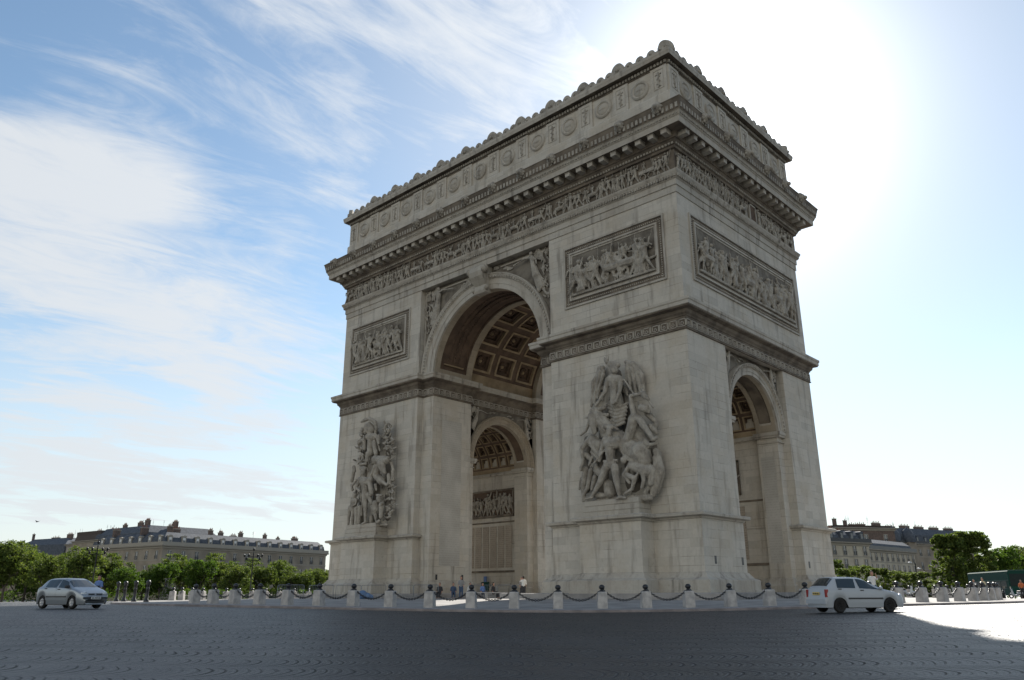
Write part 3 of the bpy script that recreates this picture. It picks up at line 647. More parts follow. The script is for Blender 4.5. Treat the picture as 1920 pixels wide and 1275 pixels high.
GROUP_NEAR=[(16.43,17.55,1.3,0.33,16.56,17.34,1.35,0.33),(16.17,17.92,1.2,0.33,16.78,17.73,1.2,0.24),(15.69,18.21,1.1,0.18,15.74,18.82,1,0.05),(15.56,18.36,1.1,0.14,15.4,18.65,1,0.08),(16.26,17.16,1.1,0.22,16.22,16.87,1.1,0.26),(16.1,16.72,1.1,0.44,16.71,16.55,1.1,0.42),(16.3,16.59,1,0.51,16.35,15.54,1,0.44),(16.35,15.54,1,0.46,16.33,14.76,0.9,0.55),(15.79,16.76,1.2,0.22,15.58,15.71,1.4,0.18),(15.58,15.71,1.4,0.18,14.92,14.94,1.5,0.13),(14.92,14.94,1.5,0.15,14.77,14.8,1.5,0.13),(17.01,16.42,1.2,0.22,17.01,15.58,1.4,0.16),(17.01,15.58,1.4,0.16,16.67,14.77,1.5,0.13),(16.67,14.77,1.5,0.14,16.39,14.64,1.5,0.12),(14.81,18.04,0.5,0.22,13.82,17.02,0.5,0.2),(13.82,17.02,0.5,0.2,13.42,15.09,0.35,0.1),(14.65,17.69,0.6,0.19,13.95,16.04,0.5,0.13),(13.95,16.04,0.5,0.13,13.79,15.06,0.35,0.09),(15,17.36,0.7,0.16,14.37,16.19,0.6,0.13),(14.49,18.11,0.45,0.22,13.56,16.13,0.4,0.12),(15.05,17.72,0.65,0.16,14.19,15.65,0.5,0.11),(14.35,17.52,0.5,0.15,13.64,15.29,0.4,0.09),(17.22,18.03,0.6,0.2,17.85,17.7,0.6,0.26),(17.85,17.7,0.6,0.26,18.51,16.73,0.5,0.21),(18.51,16.73,0.5,0.21,18.6,15.26,0.35,0.1),(17.34,17.74,0.65,0.2,17.46,15.76,0.6,0.13),(17.73,17.43,0.65,0.2,17.9,15.36,0.5,0.12),(18.08,17.14,0.6,0.18,18.31,15.18,0.45,0.11),(17.26,17.52,0.65,0.18,17.17,16.5,0.6,0.13),(18.26,16.89,0.5,0.16,18.45,15.17,0.4,0.09),(17.32,16.47,1.2,0.08,18.17,15.13,1.2,0.08),(16.3,16.43,1.2,0.09,16.04,14.86,1.25,0.13),(16.7,16.24,1.2,0.09,16.28,14.75,1.3,0.11),(14.23,13.98,1.4,0.37,14.39,13.25,1.5,0.3),(14.39,13.25,1.5,0.3,14.48,12.65,1.5,0.2),(13.7,13.99,1.3,0.13,13.39,14.01,1.3,0.04),(14.58,14.09,1.1,0.49,15.35,12.96,1,0.64),(14.18,14.44,1.3,0.22,15.3,14.53,1.2,0.2),(14.59,14.17,1.3,0.15,15.62,13.91,1.2,0.15),(13.93,13.69,1.3,0.18,13.31,12.89,1.1,0.09),(14.96,13.76,1.35,0.11,15.77,12.98,1.2,0.13),(13.85,12.15,1,0.49,14.52,11.61,1,0.55),(13.61,12.09,1.25,0.24,12.99,11.53,1.3,0.19),(12.99,11.53,1.3,0.19,13.14,10.61,1.3,0.12),(13.14,10.61,1.3,0.13,12.88,9.91,1.3,0.13),(12.75,12.75,1,0.11,13.24,13.05,0.9,0.09),(14.06,11.74,1.3,0.24,14.72,10.88,1.3,0.2),(15.18,12.69,0.7,0.66,17.94,10.77,0.8,0.86),(18.4,10.68,1.1,0.79,18.67,10.02,1,0.64),(18.76,9.48,1,0.4,19.3,9.22,1,0.37),(19.3,9.22,1,0.35,19.12,8.29,1.1,0.24),(19.05,8.31,1,0.22,18.51,7.63,1,0.15),(19.58,10.63,0.8,0.26,19.97,9.27,0.8,0.24),(19.97,9.27,0.8,0.24,19.16,7.45,0.7,0.13),(19.68,10.48,0.6,0.22,19.93,8.99,0.55,0.15),(19.93,8.99,0.55,0.15,19.35,7.6,0.5,0.09),(19.52,10.14,0.95,0.18,19.52,8.89,0.9,0.16),(19.52,8.89,0.9,0.16,18.86,7.41,0.8,0.1),(19.76,10.54,0.9,0.15,19.8,9.07,0.9,0.1),(19.8,9.07,0.9,0.1,19.05,7.5,0.8,0.08),(18.94,13.91,1.4,0.32,19.19,13.76,1.4,0.3),(19.26,13.93,1.3,0.24,19.4,13.6,1.2,0.18),(18.19,13.39,1.3,0.26,18.03,14.39,1.4,0.2),(18.03,14.39,1.4,0.2,17.97,14.94,1.4,0.15),(18,15.01,1.4,0.15,18.95,14.97,1.5,0.13),(18.95,15,1.5,0.15,19.28,14.99,1.5,0.14),(19.03,15.33,1.4,0.12,19.94,13.81,1.4,0.1),(19.26,14.78,1.5,0.22,19.62,14.46,1.5,0.13),(18.15,13.18,1.25,0.51,17.84,12.46,1.25,0.44),(17.84,12.46,1.25,0.44,17.33,11.62,1.15,0.42),(18.67,13.13,1.45,0.29,19.28,12.22,1.5,0.22),(19.28,12.22,1.5,0.22,19.84,11.4,1.5,0.16),(19.84,11.4,1.5,0.19,20.05,11.49,1.4,0.14),(19.27,12.53,0.9,0.24,19.68,12.05,0.8,0.2),(19.02,13.56,0.8,0.27,19.55,12.95,0.7,0.2),(19.55,12.95,0.7,0.15,19.69,12.49,0.7,0.15),(19.37,11.08,1.2,0.15,19.87,11.12,1.2,0.13),(18.77,11.5,1,0.24,19.24,11.01,1,0.15),(18.04,12.28,0.8,0.44,18.61,11.23,0.8,0.33),(17.23,11.44,1.3,0.14,17.25,10.74,1.25,0.11),(17.49,11.36,1.3,0.12,17.5,10.68,1.25,0.1),(17.62,11.46,1.2,0.11,17.71,10.86,1.2,0.1),(16.02,12.54,1.7,0.24,16.07,12.29,1.7,0.22),(15.66,12.94,1.6,0.18,16.26,12.8,1.6,0.2),(16.19,12.93,1.5,0.15,16.64,12.61,1.4,0.09),(15.96,12.12,1.6,0.18,16.01,11.95,1.6,0.22),(15.57,11.9,1.55,0.29,16.7,11.72,1.55,0.29),(15.82,11.53,1.6,0.4,16.43,11.45,1.6,0.4),(15.95,11.36,1.55,0.42,15.93,10.38,1.5,0.35),(15.63,10.04,1.45,0.37,16.03,9.94,1.45,0.37),(15.32,10.29,1.5,0.11,16.52,10.21,1.5,0.11),(15.59,10.14,1.6,0.13,15.76,9.63,1.6,0.09),(15.49,9.78,1.5,0.35,14.91,8.69,1.6,0.25),(14.91,8.69,1.6,0.24,14.04,7.73,1.5,0.14),(14.04,7.66,1.5,0.14,13.53,7.57,1.6,0.1),(16.32,9.69,1.5,0.35,16.53,8.58,1.65,0.26),(16.53,8.58,1.65,0.25,16.63,7.54,1.5,0.14),(16.63,7.47,1.5,0.14,16.43,7.35,1.6,0.1),(16.63,7.47,1.5,0.14,17.17,7.36,1.6,0.1),(15.39,11.82,1.5,0.23,15.12,10.9,1.6,0.18),(15.12,10.9,1.6,0.18,14.92,10.37,1.6,0.14),(16.79,11.65,1.4,0.23,17,10.82,1.3,0.18),(17,10.82,1.3,0.18,17.2,10.31,1.3,0.14),(15.61,11.1,1.75,0.08,14.19,9.94,1.75,0.07),(14.29,10.06,1.3,0.26,14.37,9.92,1.3,0.24),(14.38,9.71,1.2,0.31,15.04,9.26,1.2,0.35),(13.11,9.98,0.9,0.29,12.75,8.68,0.9,0.24),(12.75,8.68,0.9,0.24,12.81,7.79,0.9,0.18),(13.67,9.8,1,0.24,13.27,8.51,1,0.18),(13.27,8.51,1,0.18,12.75,7.84,1,0.11),(12.5,9.27,0.8,0.15,12.21,8.52,0.7,0.09),(15.33,8.49,1,0.46,15.44,8,1,0.51),(14.15,7.88,1.1,0.26,14.96,7.76,1.1,0.2),(14.07,9.2,1.1,0.22,13.76,8.35,1.1,0.15),(13.23,11.09,1,0.22,13.78,10.57,1,0.18),(13.88,11.22,1.1,0.15,14.55,10.59,1.1,0.13),(12.93,10.79,0.9,0.18,12.83,10.13,0.9,0.13),(13.94,10.76,1.2,0.11,13.64,10.23,1.2,0.11),(12.47,10.18,0.8,0.13,12.96,9.89,0.9,0.11),(17.12,10.22,1.55,0.22,17.18,10.07,1.55,0.22),(17.24,10.4,1.4,0.2,17.86,10.08,1.3,0.18),(17.49,10.2,1.5,0.11,18.25,9.6,1.35,0.11),(17.78,9.7,1.4,0.35,18.94,9.17,1.3,0.44),(17.46,8.98,1.55,0.22,18.11,8.7,1.6,0.21),(18.11,8.7,1.6,0.2,17.77,7.96,1.5,0.13),(17.77,7.96,1.5,0.13,17.15,7.7,1.5,0.12),(18.79,9.11,1.55,0.2,18.84,8.48,1.55,0.14),(18.84,8.48,1.55,0.14,18.6,7.97,1.5,0.11),(17.52,9.56,1.5,0.18,17.11,9.06,1.6,0.14),(17.11,9.06,1.6,0.14,17.61,8.43,1.6,0.12),(18.31,8.94,1.6,0.11,18.02,8.34,1.6,0.09),(12.65,7.61,0.8,0.18,16.65,7.37,0.9,0.22),(16.72,7.44,1,0.29,18.91,7.27,0.9,0.22),(14.66,14.44,0.25,0.77,13.81,8.42,0.25,0.99),(16.85,14.21,0.25,0.99,16.92,8.68,0.25,1.43),(18.72,11.18,0.2,0.55,18.5,8.01,0.2,0.44),(12.67,12.52,0.2,0.33,12.43,8.55,0.2,0.33),(15.76,17.32,0.2,0.66,15.89,14.72,0.2,0.99),(15.38,14.86,0.85,0.12,16.38,14.44,1.05,0.13),(16.38,14.44,1.05,0.13,17.27,14.6,0.85,0.12),(15.47,14.54,0.85,0.12,16.36,14.14,1.05,0.13),(16.36,14.14,1.05,0.13,17.2,14.31,0.85,0.12),(15.57,14.23,0.85,0.12,16.35,13.84,1.05,0.13),(16.35,13.84,1.05,0.13,17.13,14.03,0.85,0.12),(15.66,13.91,0.85,0.12,16.33,13.55,1.05,0.13),(16.33,13.55,1.05,0.13,17.06,13.74,0.85,0.12),(15.75,13.6,0.85,0.12,16.32,13.26,1.05,0.13),(16.32,13.26,1.05,0.13,16.99,13.46,0.85,0.12),(15.85,13.27,0.85,0.12,16.3,12.95,1.05,0.13),(16.3,12.95,1.05,0.13,16.92,13.16,0.85,0.12)]
GROUP_FAR=[(-16.69,18.13,1.2,0.11,-16.12,18.18,1.3,0.19),(-16.12,18.18,1.3,0.19,-15.16,18.26,1.3,0.19),(-15.16,18.26,1.3,0.19,-14.31,17.8,1.2,0.21),(-14.31,17.8,1.2,0.21,-14.09,17.04,1.1,0.19),(-14.22,17.07,1,0.19,-14.39,16.72,1,0.15),(-15.4,17.53,1.2,0.44,-14.98,17.11,1.1,0.48),(-15.55,17.31,1.4,0.25,-15.43,16.92,1.4,0.19),(-15.08,16.79,1.2,0.29,-15.09,16.43,1.1,0.34),(-15.43,16.37,1.1,0.38,-14.39,16.23,1.1,0.38),(-15.03,16.12,1,0.42,-15.07,14.64,1,0.38),(-14.02,16.38,1.2,0.13,-13.47,14.66,1,0.1),(-14.34,15.59,1.1,0.29,-13.98,14.4,1.1,0.23),(-15.23,15.59,1.2,0.13,-15.24,13.8,1.2,0.13),(-15.41,14.66,1.2,0.15,-15.61,13.54,1.1,0.15),(-16.26,16.28,1,0.21,-16.07,15.19,1,0.19),(-13.5,16.2,1.2,0.17,-13.38,15.34,1.3,0.13),(-15.38,12.73,1.6,0.27,-15.41,12.48,1.6,0.26),(-15.8,13.05,1.5,0.23,-15.2,12.98,1.5,0.21),(-15.46,12.19,1.5,0.19,-15.4,12.02,1.5,0.25),(-15.95,11.92,1.5,0.27,-14.15,11.7,1.5,0.29),(-15.34,11.6,1.55,0.38,-14.6,11.49,1.5,0.36),(-15.05,11.38,1.5,0.4,-14.95,10.46,1.45,0.36),(-14.25,11.91,1.5,0.17,-13.67,12.87,1.5,0.12),(-13.67,12.87,1.5,0.12,-13.74,13.2,1.4,0.1),(-15.95,11.87,1.5,0.21,-16.34,11.08,1.6,0.17),(-16.34,11.08,1.6,0.16,-15.56,10.69,1.7,0.12),(-15,10.36,1.5,0.34,-14.75,9.03,1.5,0.25),(-14.75,9.03,1.5,0.23,-14.75,7.54,1.4,0.14),(-14.74,7.49,1.4,0.12,-15.18,7.39,1.5,0.09),(-14.21,11.4,1.5,0.27,-13.86,10.26,1.5,0.23),(-14.49,10.22,1.4,0.29,-13.91,9.37,1.4,0.19),(-15.54,10.11,1.3,0.1,-15.76,8.32,1.2,0.11),(-16.03,10.77,1.3,0.11,-15.9,9.74,1.2,0.11),(-13.81,13.98,1.4,0.21,-11.61,13.69,1.3,0.17),(-13.75,13.73,1.3,0.42,-11.92,13.42,1.3,0.38),(-12.52,13.16,1.45,0.5,-12.16,12.51,1.5,0.32),(-12.16,12.51,1.5,0.31,-11.89,12.2,1.5,0.21),(-11.4,13.47,1.2,0.11,-10.78,13.76,1.1,0.05),(-13.97,13.95,1.4,0.1,-13.96,13.43,1.4,0.11),(-13.49,12.99,1.2,0.32,-13.71,12.1,1.1,0.38),(-13.89,12.22,1.1,0.34,-12.84,11.51,1.1,0.44),(-12.58,11.47,1.3,0.21,-11.73,10.99,1.3,0.15),(-13.54,11.15,1.3,0.17,-13.33,10.63,1.3,0.11),(-12.67,9.76,1.5,0.25,-12.57,9.51,1.5,0.23),(-13.07,10.1,1.4,0.13,-12.41,10,1.4,0.15),(-13.31,9.23,1.35,0.38,-13.24,8.64,1.3,0.42),(-12.26,9.05,1.4,0.29,-12.24,7.88,1.4,0.21),(-13.37,8.74,1.4,0.21,-13.07,7.55,1.3,0.15),(-13.75,8.96,1.5,0.12,-12.91,7.72,1.5,0.11),(-12.54,7.51,1.4,0.17,-12.92,7.34,1.4,0.13),(-14.33,8.04,1,0.25,-14.28,7.54,1,0.21),(-11.85,9.2,1.6,0.13,-12.3,8.84,1.6,0.1),(-17.05,10.55,1.3,0.25,-16.96,10.33,1.3,0.24),(-17.31,10.06,1.2,0.29,-16.76,9.81,1.2,0.27),(-17.2,9.85,1.2,0.36,-17.21,9.03,1.2,0.38),(-17.61,9.2,1.3,0.25,-17.91,8.26,1.2,0.16),(-17.91,8.26,1.2,0.15,-17.94,7.29,1.2,0.11),(-16.46,8.96,1.3,0.29,-16.52,7.36,1.2,0.21),(-17.13,8.81,1.3,0.21,-17.21,7.3,1.2,0.15),(-17.47,9.23,1.4,0.11,-16.48,9.41,1.5,0.1),(-16.48,9.41,1.5,0.1,-16.42,9.97,1.4,0.1),(-16.1,9.15,1.2,0.21,-16.16,7.55,1.1,0.17),(-17.7,13.45,1.1,0.19,-17.57,13.02,1.1,0.21),(-17.73,12.82,1.1,0.21,-18.05,12.02,1,0.19),(-16.98,12,1.2,0.13,-17.69,11.55,1.1,0.13),(-18.1,11.6,1,0.15,-17.86,11.06,1,0.15),(-16.56,13.54,1.1,0.17,-15.87,13.57,1.1,0.15),(-11.47,13.2,1,0.17,-11.22,12.38,0.9,0.13),(-11.25,12.37,1,0.15,-11.24,11.48,0.9,0.19),(-11.74,12.01,1.1,0.19,-11.65,11.21,1,0.23),(-11.12,11.48,0.8,0.11,-11.44,11.41,0.8,0.11),(-18.49,7.24,0.9,0.11,-13.83,7.22,0.95,0.17),(-13.83,7.22,0.95,0.15,-11.95,7.16,0.9,0.15),(-17.21,16.85,0.2,0.57,-17.44,8.08,0.2,0.86),(-15.61,16.63,0.2,0.86,-14.7,7.91,0.2,0.96),(-13.38,16.43,0.2,0.29,-12.92,8.1,0.2,0.57),(-13.32,16.9,0.73,0.13,-12.49,16.5,1.16,0.09),(-11.73,14.92,0.84,0.11,-12.26,15.06,0.75,0.09),(-11.98,16.59,1.1,0.11,-12.17,16.92,0.85,0.09),(-12.05,15.37,0.74,0.14,-11.37,15.42,1.04,0.09),(-12.51,15.86,1.17,0.16,-12.39,15.72,0.97,0.09),(-12.07,16.42,1.12,0.13,-12.04,16.62,0.91,0.09),(-12.06,15.61,1.11,0.1,-12.68,15.48,0.72,0.09),(-12.49,15.5,0.87,0.17,-13.01,15.52,0.8,0.09),(-13.06,16.21,0.88,0.15,-13.15,15.96,0.86,0.09),(-11.91,15.77,0.81,0.15,-11.26,15.56,1.01,0.09),(-13.12,16.94,0.72,0.15,-12.97,16.78,1.15,0.09),(-11.73,14.18,0.84,0.17,-10.99,14.03,1.09,0.09),(-12.11,16.1,0.85,0.11,-11.88,16.3,0.92,0.09),(-12.93,17,0.7,0.1,-13.03,16.76,0.78,0.09),(-11.88,14.92,1.19,0.13,-12.02,14.84,0.8,0.09),(-13.1,17.49,0.77,0.1,-13.09,17.71,0.95,0.09),(-11.99,16.7,1.09,0.13,-12.28,16.78,1.19,0.09),(-12.82,16.04,0.91,0.11,-12.11,15.85,1.14,0.09),(-12.15,14.92,0.82,0.11,-12.15,14.66,0.82,0.09),(-12.46,14.81,0.98,0.17,-12.19,14.9,0.9,0.09),(-11.72,14.4,0.95,0.1,-11.93,14.71,0.81,0.09),(-11.26,14.39,1.03,0.16,-11.47,14.18,1.02,0.09),(-12.08,14.79,0.83,0.17,-11.83,14.96,1.18,0.09),(-12.24,17.09,0.72,0.16,-12.42,17.35,0.76,0.09),(-11.61,14.36,1.02,0.14,-11.32,14.08,1.07,0.09),(-12.68,14.68,0.71,0.16,-12.24,14.75,0.76,0.09),(-11.32,14.61,1.14,0.11,-11.84,14.76,1.04,0.09),(-12.34,16.32,0.96,0.1,-13.08,16.4,0.72,0.09),(-12.42,15.5,0.77,0.12,-12.36,15.63,1.08,0.09),(-13.24,15.86,0.74,0.14,-12.87,16.03,0.89,0.09),(-11.97,14.95,1.18,0.1,-12.94,15.09,0.76,0.09),(-11.38,15.34,1.13,0.15,-12.26,15.41,0.73,0.09),(-12.46,14.7,0.91,0.16,-12.43,14.94,0.78,0.09),(-12.55,14.78,0.87,0.14,-12.62,14.74,1.15,0.09),(-12.75,15.32,0.94,0.15,-13.17,15.44,0.94,0.09),(-12.51,17.11,1.08,0.17,-12.85,16.95,1.01,0.09),(-11.88,15.32,0.93,0.17,-11.63,15.44,0.85,0.09),(-11.76,14.59,0.77,0.15,-12.01,14.51,0.88,0.09),(-12.32,15.47,1.1,0.11,-11.98,15.21,1.15,0.09),(-12.83,16.42,0.75,0.13,-12.61,16.51,1.17,0.09),(-12.72,17.02,0.71,0.1,-12.24,16.62,1.17,0.09),(-11.74,14.66,0.78,0.14,-11.12,14.64,0.95,0.09),(-11.88,15.54,0.76,0.15,-11.11,15.45,1.04,0.09),(-11.54,14.86,1.16,0.13,-11.87,14.67,1,0.09),(-11.78,14.56,0.86,0.14,-11.26,14.2,1.2,0.09),(-12.25,14.59,0.84,0.13,-12.25,14.86,0.71,0.09),(-12.61,16.85,0.88,0.17,-12.79,17.05,1.01,0.09),(-12.68,16.83,1.16,0.14,-12.64,16.89,0.86,0.09),(-12.44,17.22,1.15,0.15,-12.54,17.42,0.77,0.09),(-12.62,16.58,1.1,0.15,-12.56,16.36,0.97,0.09),(-12.54,14.4,0.75,0.1,-12.15,14.12,0.86,0.09),(-12.65,16.93,1.15,0.15,-12.85,16.7,1.07,0.09),(-11.4,15.16,0.98,0.15,-11.39,15.4,1.06,0.09),(-12.29,15.81,0.94,0.1,-12.27,16.05,0.78,0.09),(-12.09,14.62,1.13,0.12,-12.6,14.96,0.89,0.09),(-12.88,16.05,1.18,0.11,-12.96,16.07,0.78,0.09),(-11.51,14.71,0.94,0.15,-12.1,14.89,0.79,0.09),(-10.95,14.56,1.17,0.12,-10.66,14.65,1.12,0.09),(-11.58,14.78,1.16,0.12,-12.08,15.04,1.02,0.09),(-11.97,14.67,0.83,0.16,-12.02,14.85,1.03,0.09),(-16.29,16.13,1.07,0.16,-16.46,15.92,1.1,0.08),(-16.76,13.97,0.91,0.16,-17.22,14.2,0.83,0.08),(-16.4,17.07,0.95,0.11,-17.11,17.28,0.75,0.08),(-16.65,17.06,0.71,0.16,-16.33,17.21,1.06,0.08),(-17.56,15.45,0.96,0.09,-17.82,15.66,1.02,0.08),(-16.38,17.34,1.1,0.15,-16.68,17.18,1.06,0.08),(-17.03,16.3,0.86,0.16,-16.36,16.12,1.03,0.08),(-17.14,14.08,1,0.12,-17.42,14.4,0.74,0.08),(-16.07,17.12,1.03,0.12,-16.21,16.89,0.96,0.08),(-17.24,14.21,0.91,0.09,-17.39,13.98,0.78,0.08),(-16.8,16.47,0.69,0.16,-16.75,16.73,0.73,0.08),(-16.64,16.91,1.1,0.13,-17.42,17.3,0.71,0.08),(-17.14,16.04,0.77,0.15,-16.97,15.79,0.71,0.08),(-17.02,13.68,1.1,0.1,-17.33,13.94,1.07,0.08),(-16.81,16.92,0.74,0.11,-16.87,17.2,0.67,0.08),(-17.14,16.1,0.83,0.16,-17.62,16.34,0.74,0.08),(-16.04,16.34,1.14,0.09,-16.29,16.63,1.1,0.08),(-16.93,14.65,0.75,0.1,-16.37,14.41,0.89,0.08),(-16.65,15.33,1.07,0.15,-17.25,15.72,0.67,0.08),(-17.21,17.01,0.75,0.14,-17.52,17.16,0.82,0.08),(-16.71,15.9,0.82,0.16,-16.61,15.65,0.76,0.08),(-16.57,17.18,1.12,0.13,-17.27,17.62,0.67,0.08),(-16.77,16.3,0.84,0.12,-16.48,16.06,0.83,0.08),(-17.29,15.9,1.02,0.12,-17.66,16.26,0.71,0.08),(-16.47,16.11,1.14,0.13,-17.47,16.26,0.74,0.08),(-17.13,15.11,0.66,0.12,-16.69,15.26,1.05,0.08),(-17.18,17.06,0.87,0.11,-17.12,16.78,0.97,0.08),(-16.56,16.67,1.13,0.16,-17.48,16.92,0.78,0.08),(-16.6,16.08,1.08,0.11,-17.14,15.98,0.89,0.08),(-16.61,16.95,0.72,0.14,-15.85,16.84,0.95,0.08),(-16.04,17,1.12,0.15,-15.87,16.87,0.95,0.08),(-17.04,15.48,1.08,0.11,-17.75,15.55,0.89,0.08),(-16.83,16.23,0.79,0.12,-16.7,16.4,0.65,0.08),(-16.48,15.26,0.87,0.1,-16.07,15.09,0.86,0.08),(-17.09,13.84,1.06,0.11,-16.6,13.85,1.11,0.08),(-16.45,14,0.8,0.13,-15.93,13.93,0.86,0.08),(-16.53,17,0.91,0.13,-16.74,17.21,0.99,0.08),(-16.53,17.25,1.03,0.11,-16.45,17.11,0.82,0.08),(-17.07,16.55,0.69,0.16,-17.32,16.79,0.73,0.08),(-17.01,14.54,0.83,0.15,-17.03,14.27,0.91,0.08),(-17.31,15.39,0.89,0.14,-17.03,15.13,0.92,0.08),(-16.74,15.27,0.99,0.14,-16.13,15.24,1.13,0.08),(-17.31,15.83,0.8,0.11,-17.54,15.62,0.75,0.08),(-17.36,15.69,0.81,0.15,-17.28,15.88,1.05,0.08),(-16.27,16.17,1.15,0.09,-16.59,16.13,0.65,0.08),(-17.9,14.19,0.76,0.11,-17.81,14.23,1.13,0.08),(-17.42,16.03,0.8,0.1,-17.16,16.23,1.05,0.08),(-17.13,17.27,0.87,0.14,-16.61,17.2,0.93,0.08),(-17.59,13.84,0.65,0.12,-17.27,14.01,1.03,0.08),(-16.78,15.08,1.02,0.12,-17.64,15.11,0.69,0.08),(-17.62,16.22,0.71,0.12,-17.25,15.87,1.02,0.08),(-16.18,14.47,1.09,0.12,-16.38,14.73,1.11,0.08),(-16.07,16.81,1.07,0.14,-15.9,16.84,0.87,0.08),(-16.14,14.55,1.11,0.11,-16.88,14.85,0.82,0.08),(-16.46,17.25,0.77,0.1,-16.51,17.47,0.89,0.08),(-16.97,14.08,1.07,0.1,-17.32,13.99,1.08,0.08),(-16.25,17.23,1.02,0.11,-17.09,17.34,0.72,0.08),(-17.14,16.01,0.98,0.16,-17.46,16.16,1.04,0.08),(-16.41,14.22,0.82,0.13,-16.19,14.44,1.03,0.08),(-16.58,14.32,0.78,0.14,-16.87,14.59,0.74,0.08),(-11.82,8.86,1.08,0.11,-12,8.96,0.67,0.08),(-11.22,8.22,1.07,0.13,-11.43,8.46,0.79,0.08),(-11.69,10.83,0.97,0.1,-11.67,11.05,1.05,0.08),(-11.36,10.87,0.75,0.14,-10.99,10.83,0.76,0.08),(-11.26,10.97,0.94,0.13,-11.39,11.07,1.11,0.08),(-11.42,9.92,0.7,0.15,-11.26,9.66,0.82,0.08),(-11.33,8.53,0.77,0.12,-11.12,8.29,0.84,0.08),(-10.7,10.63,1.07,0.14,-10.45,10.78,1.06,0.08),(-11.97,8.48,0.7,0.1,-11.62,8.56,0.73,0.08),(-11.02,9.34,0.83,0.12,-10.87,9.52,0.77,0.08),(-11.87,8.89,0.93,0.15,-12.35,8.8,0.79,0.08),(-11.22,7.87,1.12,0.15,-11.33,8.11,1,0.08),(-11.52,9.59,0.74,0.15,-11.59,9.72,0.92,0.08),(-11.78,10.91,0.7,0.12,-12.02,10.86,0.79,0.08),(-11.39,8.2,0.94,0.1,-11.05,8.37,1.11,0.08),(-11.39,10.95,0.9,0.15,-11.28,10.74,0.82,0.08),(-12.25,8.44,0.73,0.14,-11.77,8.45,0.82,0.08),(-11.59,10.83,0.91,0.09,-12.18,10.85,0.74,0.08),(-11.47,9.63,0.81,0.15,-11.57,9.54,1,0.08),(-11.56,8.37,0.71,0.13,-11.16,8.1,1.02,0.08),(-11.05,7.84,1.13,0.09,-11.78,7.88,0.84,0.08),(-11.36,9.03,0.9,0.1,-11.22,8.83,0.84,0.08),(-11.74,10.37,0.73,0.12,-11.71,10.2,0.98,0.08),(-11.9,10,0.67,0.13,-12.03,10.23,0.68,0.08),(-12.25,7.88,0.9,0.1,-11.7,7.79,1.04,0.08),(-12.25,8.48,0.86,0.11,-12.37,8.72,0.82,0.08),(-11.28,9.71,0.89,0.15,-10.84,9.5,1.03,0.08),(-10.91,8.43,1.05,0.09,-11.18,8.29,1.03,0.08),(-11.46,10.49,0.68,0.13,-10.94,10.63,1.06,0.08),(-10.78,10.84,1.14,0.09,-11.18,11.14,0.85,0.08),(-11.01,9.09,0.72,0.11,-10.23,8.96,1.05,0.08),(-11.42,8.12,1.09,0.13,-11.67,8.36,0.78,0.08),(-11.69,8.34,0.66,0.11,-11.35,8.1,0.78,0.08),(-12.18,9.66,0.78,0.09,-12.31,9.55,0.94,0.08),(-11.15,10.69,0.71,0.11,-10.44,10.75,1.04,0.08),(-11.33,9.02,1.08,0.12,-11.49,8.86,0.79,0.08),(-11.67,9.73,0.91,0.13,-11.8,9.65,1.08,0.08),(-11.62,8.49,1.1,0.11,-12.02,8.74,0.92,0.08),(-11.98,8.43,0.84,0.14,-12.29,8.61,0.82,0.08),(-10.93,10.12,1.12,0.11,-10.88,10.15,0.87,0.08),(-11.35,8.65,1.08,0.15,-11.68,8.53,1.05,0.08),(-11.38,8.45,0.75,0.09,-10.87,8.48,0.9,0.08),(-11.65,10.43,0.85,0.11,-11.07,10.17,1.12,0.08),(-11.4,10.73,0.82,0.11,-11.16,10.52,0.83,0.08),(-11.36,9.02,0.95,0.12,-12.01,9.01,0.71,0.08),(-11.69,8.59,0.92,0.11,-11.36,8.4,0.97,0.08),(-11.76,8.16,0.76,0.15,-11.28,8.22,0.87,0.08),(-12.08,8.93,0.92,0.1,-11.7,8.69,1.05,0.08),(-10.86,10.27,1.11,0.14,-11.05,10.5,1.08,0.08),(-11.13,10.87,1.01,0.14,-11.81,10.87,0.75,0.08),(-12.05,10.4,0.7,0.1,-11.88,10.59,0.72,0.08),(-12.72,7.67,0.74,0.13,-12.38,7.81,0.82,0.08),(-11.62,8.83,0.9,0.15,-11.28,8.94,0.95,0.08),(-11.43,7.8,1.15,0.13,-11.19,7.78,1.05,0.08),(-12.26,8.1,0.68,0.12,-11.94,8.23,1.11,0.08)]

